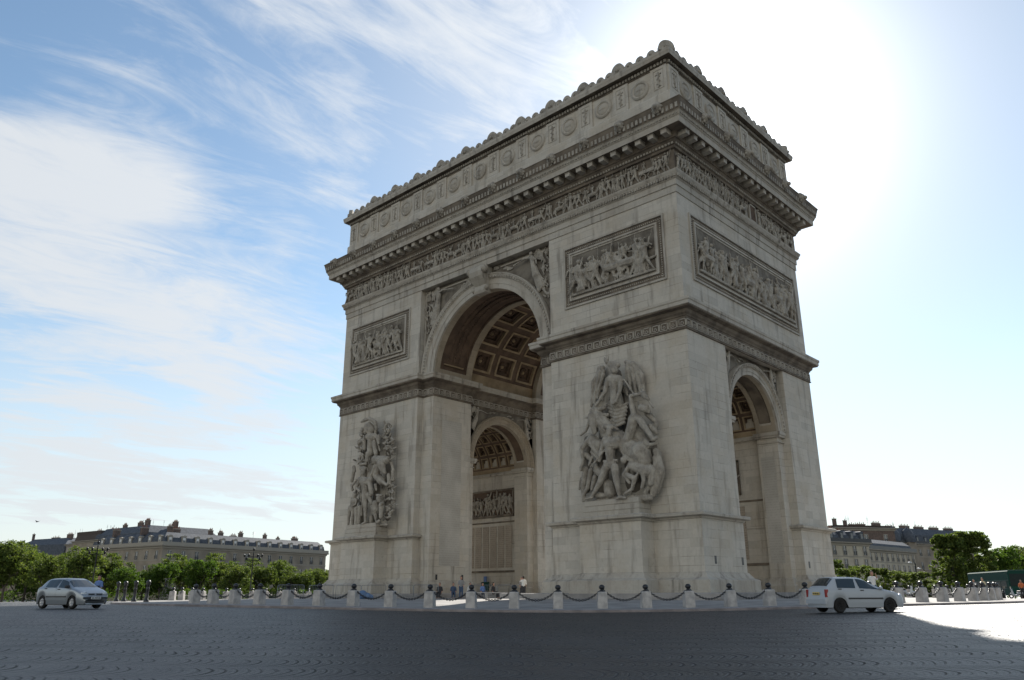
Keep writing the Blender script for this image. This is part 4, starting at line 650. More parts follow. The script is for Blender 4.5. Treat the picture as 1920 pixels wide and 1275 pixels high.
# ------------------------------------------------------------------ carved figures
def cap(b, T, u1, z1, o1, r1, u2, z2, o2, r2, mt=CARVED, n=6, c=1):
    b.capsule(T(u1, o1, z1), T(u2, o2, z2), r1, r2, mt, n, c)
def figure(b, T, u, z, o, h, rd, lean=0, face=1, robe=False, wings=False, n=5):
    """one relief figure h metres tall standing at (u, z), leaning and gesturing"""
    L = lambda a, c: (u + (a * face + lean * c) * h, z + c * h)
    def cc(p, q, r1, r2, do=0): cap(b, T, p[0], p[1], o + do, r1 * h, q[0], q[1], o + do, r2 * h, CARVED, n)
    st = rd.uniform(.06, .2); hip = L(0, .5); sh = L(.02, .79); hd = L(.03, .92)
    cc(hip, sh, .085, .105); cc(hd, L(.05, .93), .068, .06, .03 * h)
    if robe:
        for k in (-1, 0, 1): cc(hip, L(k * .12, .03), .07, .06, rd.uniform(-.03, .03))
    else:
        k1 = L(st, .27); cc(hip, k1, .07, .05, .03 * h); cc(k1, L(st * rd.uniform(.4, 1.4), .02), .048, .03)
        k2 = L(-st * .6, .26); cc(hip, k2, .07, .05); cc(k2, L(-st * 1.4, .02), .048, .03)
    for s_ in (1, -1):
        e = L(s_ * rd.uniform(.12, .2), rd.uniform(.55, .85)); hnd = L(s_ * rd.uniform(.1, .34), rd.uniform(.5, 1.08))
        cc(L(s_ * .1, .78), e, .045, .036, .04 * h); cc(e, hnd, .035, .026, .05 * h)
        if rd.random() < .3: cc(L(s_ * .1, .3), L(s_ * .3, 1.2), .014, .012, .05 * h)
    if wings:
        for s_ in (1, -1):
            for k in range(6): cc(L(s_ * .08, .78 - k * .02), L(s_ * (.42 - k * .05), 1.06 - k * .13), .05, .03, -.04 * h)
def horse(b, T, u, z, o, h, rd, face=1):
    L = lambda a, c: (u + a * face * h, z + c * h)
    def cc(p, q, r1, r2, do=0): cap(b, T, p[0], p[1], o + do, r1 * h, q[0], q[1], o + do, r2 * h, CARVED, 7)
    cc(L(-.35, .62), L(.3, .64), .19, .17); cc(L(.33, .7), L(.52, .98), .14, .09); cc(L(.55, 1.0), L(.72, .86), .08, .05, .03)
    for a in (.3, .38): k = L(a + rd.uniform(0, .14), .34); cc(L(a, .58), k, .07, .045, .03); cc(k, L(a + rd.uniform(-.1, .15), .03), .04, .03, .03)
    for a in (-.42, -.34): k = L(a - .08, .32); cc(L(a, .58), k, .09, .05, .03); cc(k, L(a + rd.uniform(-.05, .1), .03), .042, .03, .03)
    for k in range(3): cc(L(-.52, .68), L(-.66 - .03 * k, .3 + .05 * k), .045, .025)
FR = {1: T_front(-1), 2: T_side(1)}
# marching figures along the great frieze
def frieze(T, u0, u1, seed, gap=None):
    rd = random.Random(seed); b = MB(); u = u0 + .3
    while u < u1 - .2:
        if gap and gap[0] - .2 < u < gap[1] + .2: u = gap[1] + .35; continue
        k = rd.random()
        if k < .1 and u < u1 - 1.2:
            horse(b, T, u + .5, 33.36, .24, 1.15, rd, rd.choice((1, -1))); figure(b, T, u + .45, 33.9, .26, 1.1, rd, 0, 1, n=4); u += 1.25
        elif k < .14 and u < u1 - 1.6:
            for w_ in (0, .8):
                for i in range(8):
                    a = i * pi / 4; cap(b, T, u + .35 + w_ + .3 * cos(a), 33.7 + .3 * sin(a), .26, .05, u + .35 + w_ + .3 * cos(a + pi / 4), 33.7 + .3 * sin(a + pi / 4), .26, .05)
            b.box(*(lambda p, q: (min(p[0], q[0]), max(p[0], q[0]), min(p[1], q[1]), max(p[1], q[1])))(T(u, .16, 0), T(u + 1.5, .34, 0)), 34.0, 34.3, CARVED)
            figure(b, T, u + .5, 34.2, .25, .95, rd); u += 1.7
        else:
            figure(b, T, u, 33.34, .23 + rd.uniform(-.03, .04), rd.uniform(1.62, 1.85), rd, rd.uniform(-.09, .09), rd.choice((1, -1)), rd.random() < .3, n=5); u += rd.uniform(.4, .6)
    return b
P('carved_frieze', frieze(FR[1], -W - .1, W + .1, 3))
b = frieze(FR[2], -D - .1, D + .1, 8, (1.3, 3.0)); T = FR[2]
for a, c, z0, z1 in ((1.45, 1.62, 33.4, 35.2), (2.68, 2.85, 33.4, 35.2), (1.45, 2.85, 33.4, 33.56), (1.45, 2.85, 35.04, 35.2)):
    b.box(W + .17, W + .3, a, c, z0, z1, TRIM)
b.box(W + .17, W + .22, 1.62, 2.68, 33.56, 35.04, DARK_STONE); P('carved_frieze', b)
# large battle reliefs in moulded frames
def panel(T, c, hu, z0, z1, seed, front):
    b = MB()
    def fr(a0, a1, h0, h1, o0, o1, mt):     # a rectangular frame
        for (ua, ub, za, zb) in ((c - a0, c - a1, h0[0], h1[0]), (c + a1, c + a0, h0[0], h1[0]), (c - a1, c + a1, h0[0], h0[1]), (c - a1, c + a1, h1[1], h1[0])):
            pts = [T(ua, o0, za), T(ub, o1, zb)]
            b.box(min(pts[0][0], pts[1][0]), max(pts[0][0], pts[1][0]), min(pts[0][1], pts[1][1]), max(pts[0][1], pts[1][1]), za, zb, mt)
    fr(hu, hu - .16, (z0, z0 + .16), (z1, z1 - .16), -.1, .13, TRIM)
    fr(hu - .16, hu - .62, (z0 + .16, z0 + .62), (z1 - .16, z1 - .62), -.1, .02, SHADE_BROWN)
    fr(hu - .62, hu - .78, (z0 + .62, z0 + .78), (z1 - .62, z1 - .78), -.1, .16, TRIM)
    fr(hu - .78, hu - .95, (z0 + .78, z0 + .95), (z1 - .78, z1 - .95), -.1, .07, TRIM)
    k = int((hu * 2 - .4) / .2); 
    for i in range(k):
        u = c - hu + .3 + i * .2
        for zz in (z0 + .4, z1 - .4):
            p = T(u, .03, zz); b.ball(p, .075, TRIM, 4, 3)
    for i in range(int((z1 - z0 - .6) / .2)):
        for uu in (c - hu + .4, c + hu - .4): b.ball(T(uu, .03, z0 + .35 + i * .2), .075, TRIM, 4, 3)
    P('panel_frame', b)
    b = MB(); hw = hu - .95; za, zb = z0 + .95, z1 - .95
    p, q = T(c - hw, -.12, 0), T(c + hw, .02, 0); b.box(min(p[0], q[0]), max(p[0], q[0]), min(p[1], q[1]), max(p[1], q[1]), za, zb, RELG)
    P('relief_ground', b); b = MB(); rd = random.Random(seed); u = c - hw + .35
    p, q = T(c - hw, .0, 0), T(c + hw, .3, 0); b.box(min(p[0], q[0]), max(p[0], q[0]), min(p[1], q[1]), max(p[1], q[1]), za, za + .22, CARVED)
    while u < c + hw - .3:
        if rd.random() < .22 and u < c + hw - 2.6:
            f = rd.choice((1, -1)); horse(b, T, u + .9, za + .25, .25, 1.95, rd, f); figure(b, T, u + .8, za + 1.2, .3, 2.1, rd, f * .1, f, n=7); u += 1.6
        else: figure(b, T, u, za + .2, rd.uniform(.15, .42), rd.uniform(2.3, min(3.1, zb - za - .45)), rd, rd.uniform(-.22, .22), rd.choice((1, -1)), rd.random() < .25, n=7); u += rd.uniform(.45, .8)
    u = c - hw + .5
    while u < c + hw - .4: figure(b, T, u, za + .2, .06, rd.uniform(2.6, min(3.4, zb - za - .3)), rd, rd.uniform(-.25, .25), rd.choice((1, -1)), n=6); u += rd.uniform(.6, 1.0)
    for i in range(int(hw * 5)):       # the fallen, arms and drapery between the figures
        uu = c + rd.uniform(-hw + .3, hw - .3); z = za + rd.uniform(.25, 1.6) ** 1.0; a = rd.uniform(0, pi); l = rd.uniform(.2, .5)
        cap(b, T, uu - l * cos(a), z - l * .4 * sin(a), .12, .15, uu + l * cos(a), z + l * .6 * sin(a), .18, .11)
    for i in range(int(hw * 2)):
        uu = c + rd.uniform(-hw + .3, hw - .3); z = zb - rd.uniform(.2, 1.2); a = rd.uniform(-.7, .7)
        cap(b, T, uu, z - .6, .1, .03, uu + a * .7, z, .12, .03)
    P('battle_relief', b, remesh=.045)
panel(FR[1], 15.9, 5.2, 24.2, 29.95, 5, True); panel(FR[1], -15.8, 5.25, 24.2, 29.95, 12, True); panel(FR[2], .3, 9.85, 24.25, 30.15, 21, False)
# winged victories in the spandrels
def victory(b, T, s, r, zs, ro, zt, o, seed, sc):
    rd = random.Random(seed); k = sc
    a = radians(50); u, z = (r + 1.35 * k) * cos(a), zs + (r + 1.35 * k) * sin(a)
    L = lambda x, y: (s * (u + x * k), z + y * k)
    def c(x1, y1, r1, x2, y2, r2, d=.25): p, q = L(x1, y1), L(x2, y2); cap(b, T, p[0], p[1], o + d * k, r1 * k, q[0], q[1], o + d * k, r2 * k, CARVED, 7, 2)
    c(-.1, 1.35, .2, -.08, 1.42, .2, .4); c(-.02, .95, .27, .1, .2, .25, .3); c(-.15, 1.0, .13, -.75, 1.15, .1, .4); c(-.75, 1.15, .1, -1.5, 1.0, .07, .4); c(-1.3, 1.05, .05, -2.3, .85, .09, .4)
    c(.1, 1.0, .12, .5, .65, .1, .4); c(.5, .65, .09, .55, .2, .07, .4)
    for i in range(9):
        t = i / 8; c(.12, .95, .13, .45 + .75 * sin(t * 1.6), 2.1 - 1.6 * t, .09, .12)
    for i in range(9):     # the long wind-blown robe
        t = i / 8; x2, y2 = .55 + .75 * t, -2.1 + .5 * t; mx = .1 + .6 * t
        c(.1, .15, .24, mx, -.9, .18, .22 + .1 * (i % 2)); c(mx, -.9, .17, x2, y2 - .5, .09, .14 + .1 * (i % 2))
    for i in range(70 if sc > .8 else 40):    # palm and drapery filling the corner
        uu = s * (ro - rd.uniform(.15, 1.4) * k); zz = zt - rd.uniform(.2, 5.2 if sc > .8 else 2.4); 
        if hypot(uu, zz - zs) > r + .25 * k and zz < zt - .1:
            an = rd.uniform(.3, 2.6); dd = rd.uniform(.02, .16); cap(b, T, uu, zz, o + dd, .11 * k, uu - s * .34 * cos(an) * k, zz + .4 * sin(an) * k, o + dd + .05, .05 * k)
    for i in range(10):
        uu = s * (1.3 + rd.uniform(0, 2.2) * k) if sc > .8 else s * (.9 + rd.uniform(0, 1.2)); zz = zs + sqrt(max(0, (r + .2) ** 2 - uu * uu)) + rd.uniform(.15, .5) * k
        if zz < zt - .15: cap(b, T, uu, zz, o + .05, .12 * k, uu + .4 * k, zz - .12 * k, o + .08, .07 * k)
T = FR[1]
for s in (1, -1):
    b = MB(); victory(b, T, s, 8.86, ZS, XE, ZA, -REC, 5 + s, 1.0); P('winged_victory', b, remesh=.05)
    for z0, z1 in ((ZS + .3, ZA - .0),):
        b = MB(); f = MB(); 
        for (ua, ub, za, zb) in ((XE - .22, XE - .05, ZS + 3, ZA - .02), (2.2, XE - .05, ZA - .45, ZA - .3)):
            b.box(min(s * ua, s * ub), max(s * ua, s * ub), -D + REC - .12, -D + REC + .05, za, zb, TRIM)
        P('spandrel_border', b)
for T, o in ((FR[2], -REC), ((lambda u, o, z: (-(PIN - o), -u, z)), 0)):
    for s in (1, -1):
        b = MB(); victory(b, T, s, 5.16, ZSS, 5.2, ZK0, o, 9 + s, .62); P('winged_victory', b, remesh=.05)
# the two great sculpture groups on their pedestals
for cx, data, lab in ((15.7, GROUP_NEAR, 'winged spirit over a horse and nude warriors'), (-15.45, GROUP_FAR, 'helmeted goddess with a man taming a bull')):
    b = MB(); pth = [(cx - 2.8, -D - 1.7), (cx + 2.8, -D - 1.7), (cx + 2.8, -D + .3), (cx - 2.8, -D + .3)]
    b.prism(pth, 0, 6.05, STONE)
    b.ring(pth, [(.68, .1), (.68, .8), (.62, .83), (.62, 1.51), (.52, 1.58), (.33, 1.67), (.12, 1.96), (.1, 2.04), (0, 2.07)], TRIM)
    b.ring(pth, [(0, 5.62), (.1, 5.66), (.16, 5.8), (.44, 5.85), (.5, 5.89), (.52, 6.07), (.42, 6.14), (-.12, 6.2)], TRIM)
    pth2 = [(cx - 2.6, -D - 1.5), (cx + 2.6, -D - 1.5), (cx + 2.6, -D + .3), (cx - 2.6, -D + .3)]
    b.ring(pth2, [(.05, 6.1), (.05, 6.5), (-.04, 6.52), (-.04, 6.56), (.0, 6.58), (.0, 6.92), (-.12, 6.95), (-.12, 7.0), (-.08, 7.02), (-.08, 7.38), (-.15, 7.4), (-1, 7.42)], TRIM)
    b.add([(x, y, 7.41) for x, y in offset(pth2, -.2)], [(0, 1, 2, 3)], TRIM)
    P('pedestal', b)
    b = MB(); bk = MB(); T = FR[1]
    for (x1, z1, d1, r1, x2, z2, d2, r2) in data:
        if d1 <= .25:
            bk.capsule((x1, -D - .28 + r1, z1), (x2, -D - .28 + r2, z2), r1, r2, RELG, 14, 4); continue
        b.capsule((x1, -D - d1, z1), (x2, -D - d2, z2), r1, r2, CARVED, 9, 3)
    rd = random.Random(2)
    lo = min(min(t[0], t[4]) for t in data) + .3; hi = max(max(t[0], t[4]) for t in data) - .4
    for i in range(120):      # folds, hair and broken ground that fill the gaps
        x = rd.uniform(lo, hi - 1); z = rd.uniform(7.5, 16.5); k = (z - 7.5) / 9; 
        if abs(x - cx) > 3.2 - 1.2 * k: continue
        a = rd.uniform(.9, 2.2); l = rd.uniform(.2, .55); d = rd.uniform(.3, .5)
        b.capsule((x, -D - d, z), (x + l * cos(a), -D - d - .05, z + l * sin(a)), .12, .07, CARVED, 6, 2)
    P('sculpture_group', b, label=lab, remesh=.045); P('sculpture_backing', bk)
# reliefs, inscriptions and moulded tablets inside the passages
TXT = .4
def text_b(t, b):
    g = N(t, 'ShaderNodeNewGeometry'); sp = N(t, 'ShaderNodeSeparateXYZ'); t.links.new(g.outputs['Position'], sp.inputs[0])
    ln = mth(t, 'FRACT', mth(t, 'MULTIPLY', sp.outputs[2], 4.6)); row = mth(t, 'FLOOR', mth(t, 'MULTIPLY', sp.outputs[2], 4.6))
    cv = N(t, 'ShaderNodeCombineXYZ'); t.links.new(mth(t, 'MULTIPLY', mth(t, 'ADD', sp.outputs[0], sp.outputs[1]), 9), cv.inputs[0]); t.links.new(mth(t, 'MULTIPLY', row, 7.3), cv.inputs[1])
    k = mth(t, 'MULTIPLY', ramp(t, noise(t, cv.outputs[0], 1.0, 2), .42, .5), mth(t, 'LESS_THAN', ln, .45))
    p = geo_pos(t); c = mixc(t, ramp(t, noise(t, p, .8, 5), .3, .7), (.36, .31, .25), (.29, .25, .2)) if TXT > .3 else mixc(t, ramp(t, noise(t, p, .4, 6), .3, .7), (.47, .445, .40), (.36, .34, .30))
    t.links.new(mixc(t, mth(t, 'MULTIPLY', k, TXT), c, (.12, .1, .08)), b.inputs['Base Color'])
NAMES = mat('engraved_name_lists', (.33, .28, .22), .9, build=text_b)
TXT = .14
FAINT = mat('faint_engraving', (.4, .38, .34), .9, build=text_b)
for s in (-1, 1):
    b = MB(); y = JS + .5; x0, x1 = 10.3, 17.6
    for (a, c_, z0, z1, d) in ((x0, x1, 9.0, 9.25, .22), (x0, x1, 11.95, 12.15, .16), (x0, x0 + .2, 9.0, 12.1, .16), (x1 - .2, x1, 9.0, 12.1, .16)):
        b.box(min(s * a, s * c_), max(s * a, s * c_), y - d, y + .1, z0, z1, SHADE_BROWN)
    Tn = (lambda u, o, z: (u, y - o, z)); b.box(min(s * x0, s * x1), max(s * x0, s * x1), y - .03, y + .1, 9.2, 12.0, DARK_STONE)
    rd = random.Random(31 + s); u = x0 + .5
    while u < x1 - .4: figure(b, Tn, s * u, 9.25, .1, rd.uniform(2.0, 2.6), rd, rd.uniform(-.15, .15), rd.choice((1, -1)), n=6); u += rd.uniform(.45, .75)
    P('passage_relief', b)
    b = MB(); 
    for i in range(6):
        xx = s * (10.7 + i * 1.22); b.box(min(xx, xx + s * .98), max(xx, xx + s * .98), y - .045, y + .1, 3.4, 8.0, NAMES)
    P('engraved_tablet', b)
    b = MB(); b.box(min(s * 9.8, s * 19.86), max(s * 9.8, s * 19.86), y - .1, y + .1, 2.9, 3.1, SHADE_BROWN); b.box(min(s * 9.8, s * 19.86), max(s * 9.8, s * 19.86), y - .08, y + .1, 8.35, 8.5, SHADE_BROWN); P('string_course', b)
b = MB(); b.box(-J - .1, -J + .012, -9.2, -6.5, 3.2, 17.5, FAINT); P('engraved_tablet', b)
b = MB(); b.box(W - 2.9 + .5, W - 1.15, JS - .012, JS + .1, 3.0, 12.0, FAINT); P('engraved_tablet', b)
# small square vents low on the walls
b = MB()
for y in (-9.9, -5.9, 5.9): b.box(W + .05, W + .112, y, y + .28, 2.6, 3.15, IRON)
for y in (-9.6, -6.2): b.box(-J - .1, -J + .015, y, y + .25, 1.9, 2.4, IRON)
P('wall_vent', b)

# ------------------------------------------------------------------ posts and chains round the plaza
RB = 36.6
pb = MB(); pb.v = []
def post_mesh():
    b = MB(); z0 = -.1; prof = [(.262, z0), (.258, .05), (.238, .78), (.21, .83)]
    for (h0, a), (h1, c) in zip(prof, prof[1:]):
        q0 = [(-h0, -h0, a), (h0, -h0, a), (h0, h0, a), (-h0, h0, a)]; q1 = [(-h1, -h1, c), (h1, -h1, c), (h1, h1, c), (-h1, h1, c)]
        b.add(q0 + q1, [(i, (i + 1) % 4, 4 + (i + 1) % 4, 4 + i) for i in range(4)], GRANITE)
    b.add([(-.21, -.21, .83), (.21, -.21, .83), (.21, .21, .83), (-.21, .21, .83)], [(0, 1, 2, 3)], GRANITE); return b
pm = post_mesh().mesh('post')
fb = MB(); fb.lathe([(.17, .82), (.18, .86), (.09, .9), (.075, .94), (.13, .98), (.155, 1.04), (.15, 1.1), (.1, 1.16), (.03, 1.185), (.0, 1.19)], IRON, 12); fm = fb.mesh('iron_ball')
stepa = radians(3.6); chord = 2 * RB * sin(stepa / 2)
cb_ = MB(); Lh = chord / 2 - .09; k = 26
def cat(x): return .9 - .5 * (1 - (x / Lh) ** 2)
for i in range(k):
    x0, x1 = -Lh + 2 * Lh * i / k, -Lh + 2 * Lh * (i + 1) / k; m_ = .012
    z0, z1 = cat(x0), cat(x1)
    if i % 2:
        for e in (-.035, .035): cb_.capsule((x0, e, z0), (x1, e, z1), .021, .021, IRON, 5, 1)
    else:
        for e in (-.035, .035): cb_.capsule((x0, 0, z0 + e), (x1, 0, z1 + e), .021, .021, IRON, 5, 1)
chm = cb_.mesh('iron_chain')
def link(me, name, x, y, z, rz, parent=None):
    o = bpy.data.objects.new(name, me); COL.objects.link(o); o.location = (x, y, z); o.rotation_euler[2] = rz; o.parent = parent; return o
near_i = [i for i in range(-11, 14)]
def proj_x(x, y):
    d = Vector((x, y, 1)) - EYE; return 960 + 1457.7 * d.dot(RT) / d.dot(FW)
posts = []
for i in range(-22, 78):
    a = radians(-50.3) + i * stepa; x, y = RB * cos(a), RB * sin(a); u = proj_x(x, y)
    far = x * CX + y * CY < 4
    if u > 1990 or (far and 618 < u < 1552) or (i < -11 and x * CX + y * CY > -14): continue
    posts.append((i, x, y, a, u, far))
fronts = [p for p in posts if not p[5]]; backs = [p for p in posts if p[5]]
fronts.sort(key=lambda p: p[4]); backs.sort(key=lambda p: p[4])
lab = {}
mid = [p for p in fronts if p[4] < 1515]; rgt = [p for p in fronts if p[4] >= 1515]
for n_, p in enumerate(mid): lab[p[0]] = 'granite post with a black ball, %s from the left in the near kerb row' % ordn(n_)
for n_, p in enumerate(rgt): lab[p[0]] = 'granite post with a black ball, %s to the right of the white car' % ordn(n_)
bl = [p for p in backs if p[4] < 618]; br = [p for p in backs if p[4] >= 1500]
for n_, p in enumerate(bl): lab[p[0]] = 'small distant granite post below the left trees, %s from the left' % ordn(n_)
for n_, p in enumerate(br): lab[p[0]] = 'distant granite post behind the right-hand row, %s from the left' % ordn(n_)
IRONP = MB(); IRONP.lathe([(.2, -.1), (.2, .12), (.13, .2), (.11, .9), (.14, .95), (.11, 1.0), (.1, 1.2), (.15, 1.24), (.12, 1.3), (.17, 1.4), (.15, 1.52), (.05, 1.6), (0, 1.61)], IRON, 10)
ipm = IRONP.mesh('iron_post')
have = {p[0]: p for p in posts}
for (i, x, y, a, u, far) in posts:
    t = thing('granite_post', (x, y, plaza_z(x, y)), lab[i], 'post', 'granite posts ringing the plaza', a)
    link(pm, 'post', 0, 0, 0, 0, t); link(fm, 'iron_ball', 0, 0, 0, 0, t)
    if i + 1 in have:
        am = a + stepa / 2; q = RB * cos(stepa / 2); xx, yy = q * cos(am), q * sin(am)
        c = link(chm, 'iron_chain', xx, yy, plaza_z(xx, yy), am + pi / 2)
        tag(c, 'chain right of the ' + lab[i].replace('with a black ball, ', '').replace('in the near kerb row', 'in near row'), 'chain', 'chains between the granite posts')
for k, (x, y) in enumerate(((-20.8, -33.4), (-18.0, -33.9), (-15.0, -34.3), (-12.0, -34.6))):
    o = link(ipm, 'iron_post', x, y, plaza_z(x, y), 0)
    tag(o, 'tall black iron post at the left tip of the plaza, %s going right' % ordn(k), 'post', 'tall black iron posts')

# ------------------------------------------------------------------ cars
def lerp_tab(tab, x, j):
    if x >= tab[0][0]: return tab[0][j]
    for p, q in zip(tab, tab[1:]):
        if q[0] <= x <= p[0]:
            t = (x - q[0]) / (p[0] - q[0]); return q[j] + (p[j] - q[j]) * t
    return tab[-1][j]
GLASS = mat('dark_car_glass', (.03, .04, .045), .06, spec=.8); TYRE = mat('tyre_rubber', (.012, .012, .012), .85); PLASTIC = mat('black_plastic', (.02, .021, .023), .5)
CHROME = mat('alloy_wheel', (.45, .46, .48), .35, .8); LAMPG = mat('headlamp_glass', (.55, .58, .6), .15, .3); RED = mat('red_lamp', (.25, .01, .012), .25); PLATE_W = mat('white_plate', (.7, .7, .68), .4); PLATE_Y = mat('yellow_plate', (.7, .5, .12), .4)
def car_build(root, tab, wb, wx, wr, paint, doors, ws, rear, plates, trim, wheelm, wt_=.81, tz=.52):
    """tab: x, belt z, roof z, belt half width, roof half width (front to rear)"""
    gz = .2
    def arch(x):
        z = gz
        for w_ in wx:
            d = abs(x - w_)
            if d < wr + .07: z = max(z, wr - .02 + sqrt((wr + .07) ** 2 - d * d) * .98)
        return z
    V = [0, 1, 2, 3, 4, 5, 6]
    def ringp(x, s=1):
        zb, zr, w_, r_ = (lerp_tab(tab, x, j) for j in (1, 2, 3, 4)); zl = arch(x); zl = min(zl, zb - .02)
        m1 = zl + (zb - zl) * .35; m2 = zl + (zb - zl) * .75
        e = min(1, (zr - zb) / .25)
        return [(w_ * .955, zl), (w_ * 1.03, m1), (w_ * 1.04, m2), (w_, zb), (r_ + .015, zr - .055 * e - .012), (r_ * .8, zr - .012), (0, zr)]
    def pt(x, v, s=1, off=0):
        r = ringp(x); i = min(5, int(v)); f = v - i; (y0, z0), (y1, z1) = r[i], r[i + 1]; y, z = y0 + (y1 - y0) * f, z0 + (z1 - z0) * f
        ny, nz = (z1 - z0), -(y1 - y0); l = hypot(ny, nz) or 1
        return Vector((x, s * (y + ny / l * off), z + nz / l * off))
    xs = []; x = tab[0][0]
    while x > tab[-1][0]: xs.append(x); x -= .05
    xs.append(tab[-1][0])
    xs = sorted(set([round(v, 3) for v in xs] + [round(t[0], 3) for t in tab]), reverse=True)
    b = MB(); vs = []; fs = []; vv = [0, .5, 1, 1.5, 2, 2.5, 3, 3.5, 4, 4.5, 5, 6]
    for x in xs: vs += [pt(x, v, 1) for v in vv] + [pt(x, v, -1) for v in reversed(vv[:-1])]
    n = len(vv) * 2 - 1
    for i in range(len(xs) - 1):
        fs += [(i * n + j, i * n + j + 1, (i + 1) * n + j + 1, (i + 1) * n + j) for j in range(n - 1)]
    for e in (0, len(xs) - 1):
        m = n // 2; fs += [(e * n + j, e * n + j + 1, e * n + n - 2 - j, e * n + n - 1 - j) for j in range(m - 1)] + [(e * n + m - 1, e * n + m, e * n + m + 1)]
    b.add(vs, fs, paint, True); b.box(tab[-1][0] + .3, tab[0][0] - .3, -.6, .6, .17, .34, PLASTIC)
    for w_ in wx: b.box(w_ - wr - .05, w_ + wr + .05, -.69, .69, .25, .68, PLASTIC)
    b.build('body', root)
    def patch(name, x0, x1, v0, v1, s, off, mt, par=root, nx=8, nv=4, taper=None, both=False, th=.0):
        b = MB()
        for sg in ((1, -1) if both else (s,)):
            vs = []
            for i in range(nx + 1):
                for j in range(nv + 1):
                    v = v0 + (v1 - v0) * j / nv; a, c = (x0, x1) if taper is None else (x0 + (taper[0] - x0) * j / nv, x1 + (taper[1] - x1) * j / nv)
                    vs.append(pt(a + (c - a) * i / nx, v, sg, off))
            b.add(vs, [(i * (nv + 1) + j, (i + 1) * (nv + 1) + j, (i + 1) * (nv + 1) + j + 1, i * (nv + 1) + j + 1) for i in range(nx) for j in range(nv)], mt, True)
        return b.build(name, par)
    patch('windscreen', ws[0], ws[1], 4.15, 6, 1, .008, GLASS, both=True)
    patch('rear_window', rear[0], rear[1], 4.2, 6, 1, .008, GLASS, both=True)
    for s in (1, -1):
        for (x0, x1, t0, t1) in doors:
            d = patch('door', x0, x1, .75, 2.98, s, .006, paint)
            h = MB(); hp = pt(x1 + .16, 2.7, s, .02); h.box(hp.x - .08, hp.x + .08, hp.y - .015, hp.y + .015, hp.z - .015, hp.z + .02, PLASTIC); h.build('handle', d)
            patch('side_window', x0 - .06, x1 + .06, 3.06, 3.95, s, .01, GLASS, taper=(t0, t1))
        b = MB(); xa, xb = wx[1] + wr + .1, wx[0] - wr - .1; b.box(xa, xb, min(s * wt_, s * (wt_ + .03)), max(s * wt_, s * (wt_ + .03)), tz, tz + .06, trim); b.build('trim_strip', root)
        for w_ in wx:
            wh = bpy.data.objects.new('wheel', None); COL.objects.link(wh); wh.parent = root; wh.location = (w_, s * .66, wr); wh.empty_display_size = .3
            t = MB(); rot = Matrix.Rotation(-s * pi / 2, 4, 'X'); tb = MB()
            tb.lathe([(wr * .62, .0), (wr * .62, .09), (wr * .9, .1), (wr, .06), (wr, -.08), (wr * .9, -.12)], TYRE, 24); t.merge(tb, rot); t.build('tyre', wh)
            t = MB(); tb = MB(); tb.lathe([(0, .06), (wr * .14, .07), (wr * .18, .045), (wr * .5, .06), (wr * .6, .085), (wr * .64, .07)], wheelm, 24)
            for k in range(7): a = k * 2 * pi / 7; tb.capsule((.06 * cos(a), .06 * sin(a), .055), (wr * .56 * cos(a), wr * .56 * sin(a), .07), .022, .03, wheelm, 5, 1)
            t.merge(tb, rot); t.build('rim', wh)
    return pt, patch
# silver hatchback, front towards us
x, y = 5.62, -45.8
SILVER = mat('silver_paint', (.30, .33, .36), .3, .55); WHITE = mat('white_paint', (.37, .40, .43), .35)
cz = zf(x, y) + .01
c1 = thing('parked_car', (x, y, cz), 'small silver hatchback on the cobbles, its front and headlights turned to the camera', 'car', None, atan2(.268, .964))
c1.name = 'hatchback_car'
tab = [(1.90, .42, .43, .52, .40), (1.87, .60, .62, .64, .5), (1.78, .68, .72, .72, .6), (1.5, .80, .85, .77, .66), (1.25, .88, .93, .79, .69), (1.08, .92, .975, .79, .69), (.38, .93, 1.34, .80, .56), (.05, .94, 1.41, .80, .57), (-.5, .95, 1.425, .80, .57), (-1.05, .96, 1.41, .79, .56), (-1.38, .97, 1.365, .775, .55), (-1.6, .97, 1.24, .76, .55), (-1.78, .96, 1.0, .745, .58), (-1.85, .9, .92, .73, .58), (-1.89, .55, .56, .68, .5), (-1.9, .4, .41, .6, .4)]
pt, patch = car_build(c1, tab, 2.47, (1.12, -1.35), .29, SILVER, [(.94, -.12, .5, -.10), (-.18, -1.24, -.16, -1.16)], (1.0, .42), (-1.42, -1.76), None, PLASTIC, CHROME)
for s in (1, -1):
    b = MB(); b.ball((1.72, s * .56, .69), .15, LAMPG, 8, 6, .7, 1.2, .75); b.build('headlight', c1)
    b = MB(); b.ball((-1.76, s * .66, .85), .12, RED, 7, 5, .8, .5, 1.6); b.build('tail_light', c1)
    b = MB(); b.box(.62, .8, s * .82 - .08, s * .82 + .08, .94, 1.07, PLASTIC); b.ball((.71, s * .86, 1.0), .1, PLASTIC, 7, 5, .8, 1, .75); b.build('wing_mirror', c1)
b = MB(); b.box(1.82, 1.93, -.66, .66, .44, .53, PLASTIC); b.build('bumper', c1)
b = MB()
for s in (1, -1): b.box(1.8, 1.885, min(s * .07, s * .36), max(s * .07, s * .36), .63, .69, PLASTIC)
b.box(1.8, 1.905, -.5, .5, .27, .36, PLASTIC); b.build('grille', c1)
def plate(root, x, z, mt, sgn_):
    b = MB(); b.box(min(x, x + sgn_ * .02), max(x, x + sgn_ * .02), -.26, .26, z - .055, z + .055, mt); p = b.build('number_plate', root)
    b = MB()
    for k, yy in enumerate((-.2, -.14, -.06, .0, .06, .14, .2)): b.box(min(x + sgn_ * .02, x + sgn_ * .026), max(x + sgn_ * .02, x + sgn_ * .026), yy - .02, yy + .02, z - .032, z + .032, PLASTIC)
    b.build('plate_characters', p)
plate(c1, 1.93, .49, PLATE_W, 1); c1.scale = (.97, 1, 1.05)
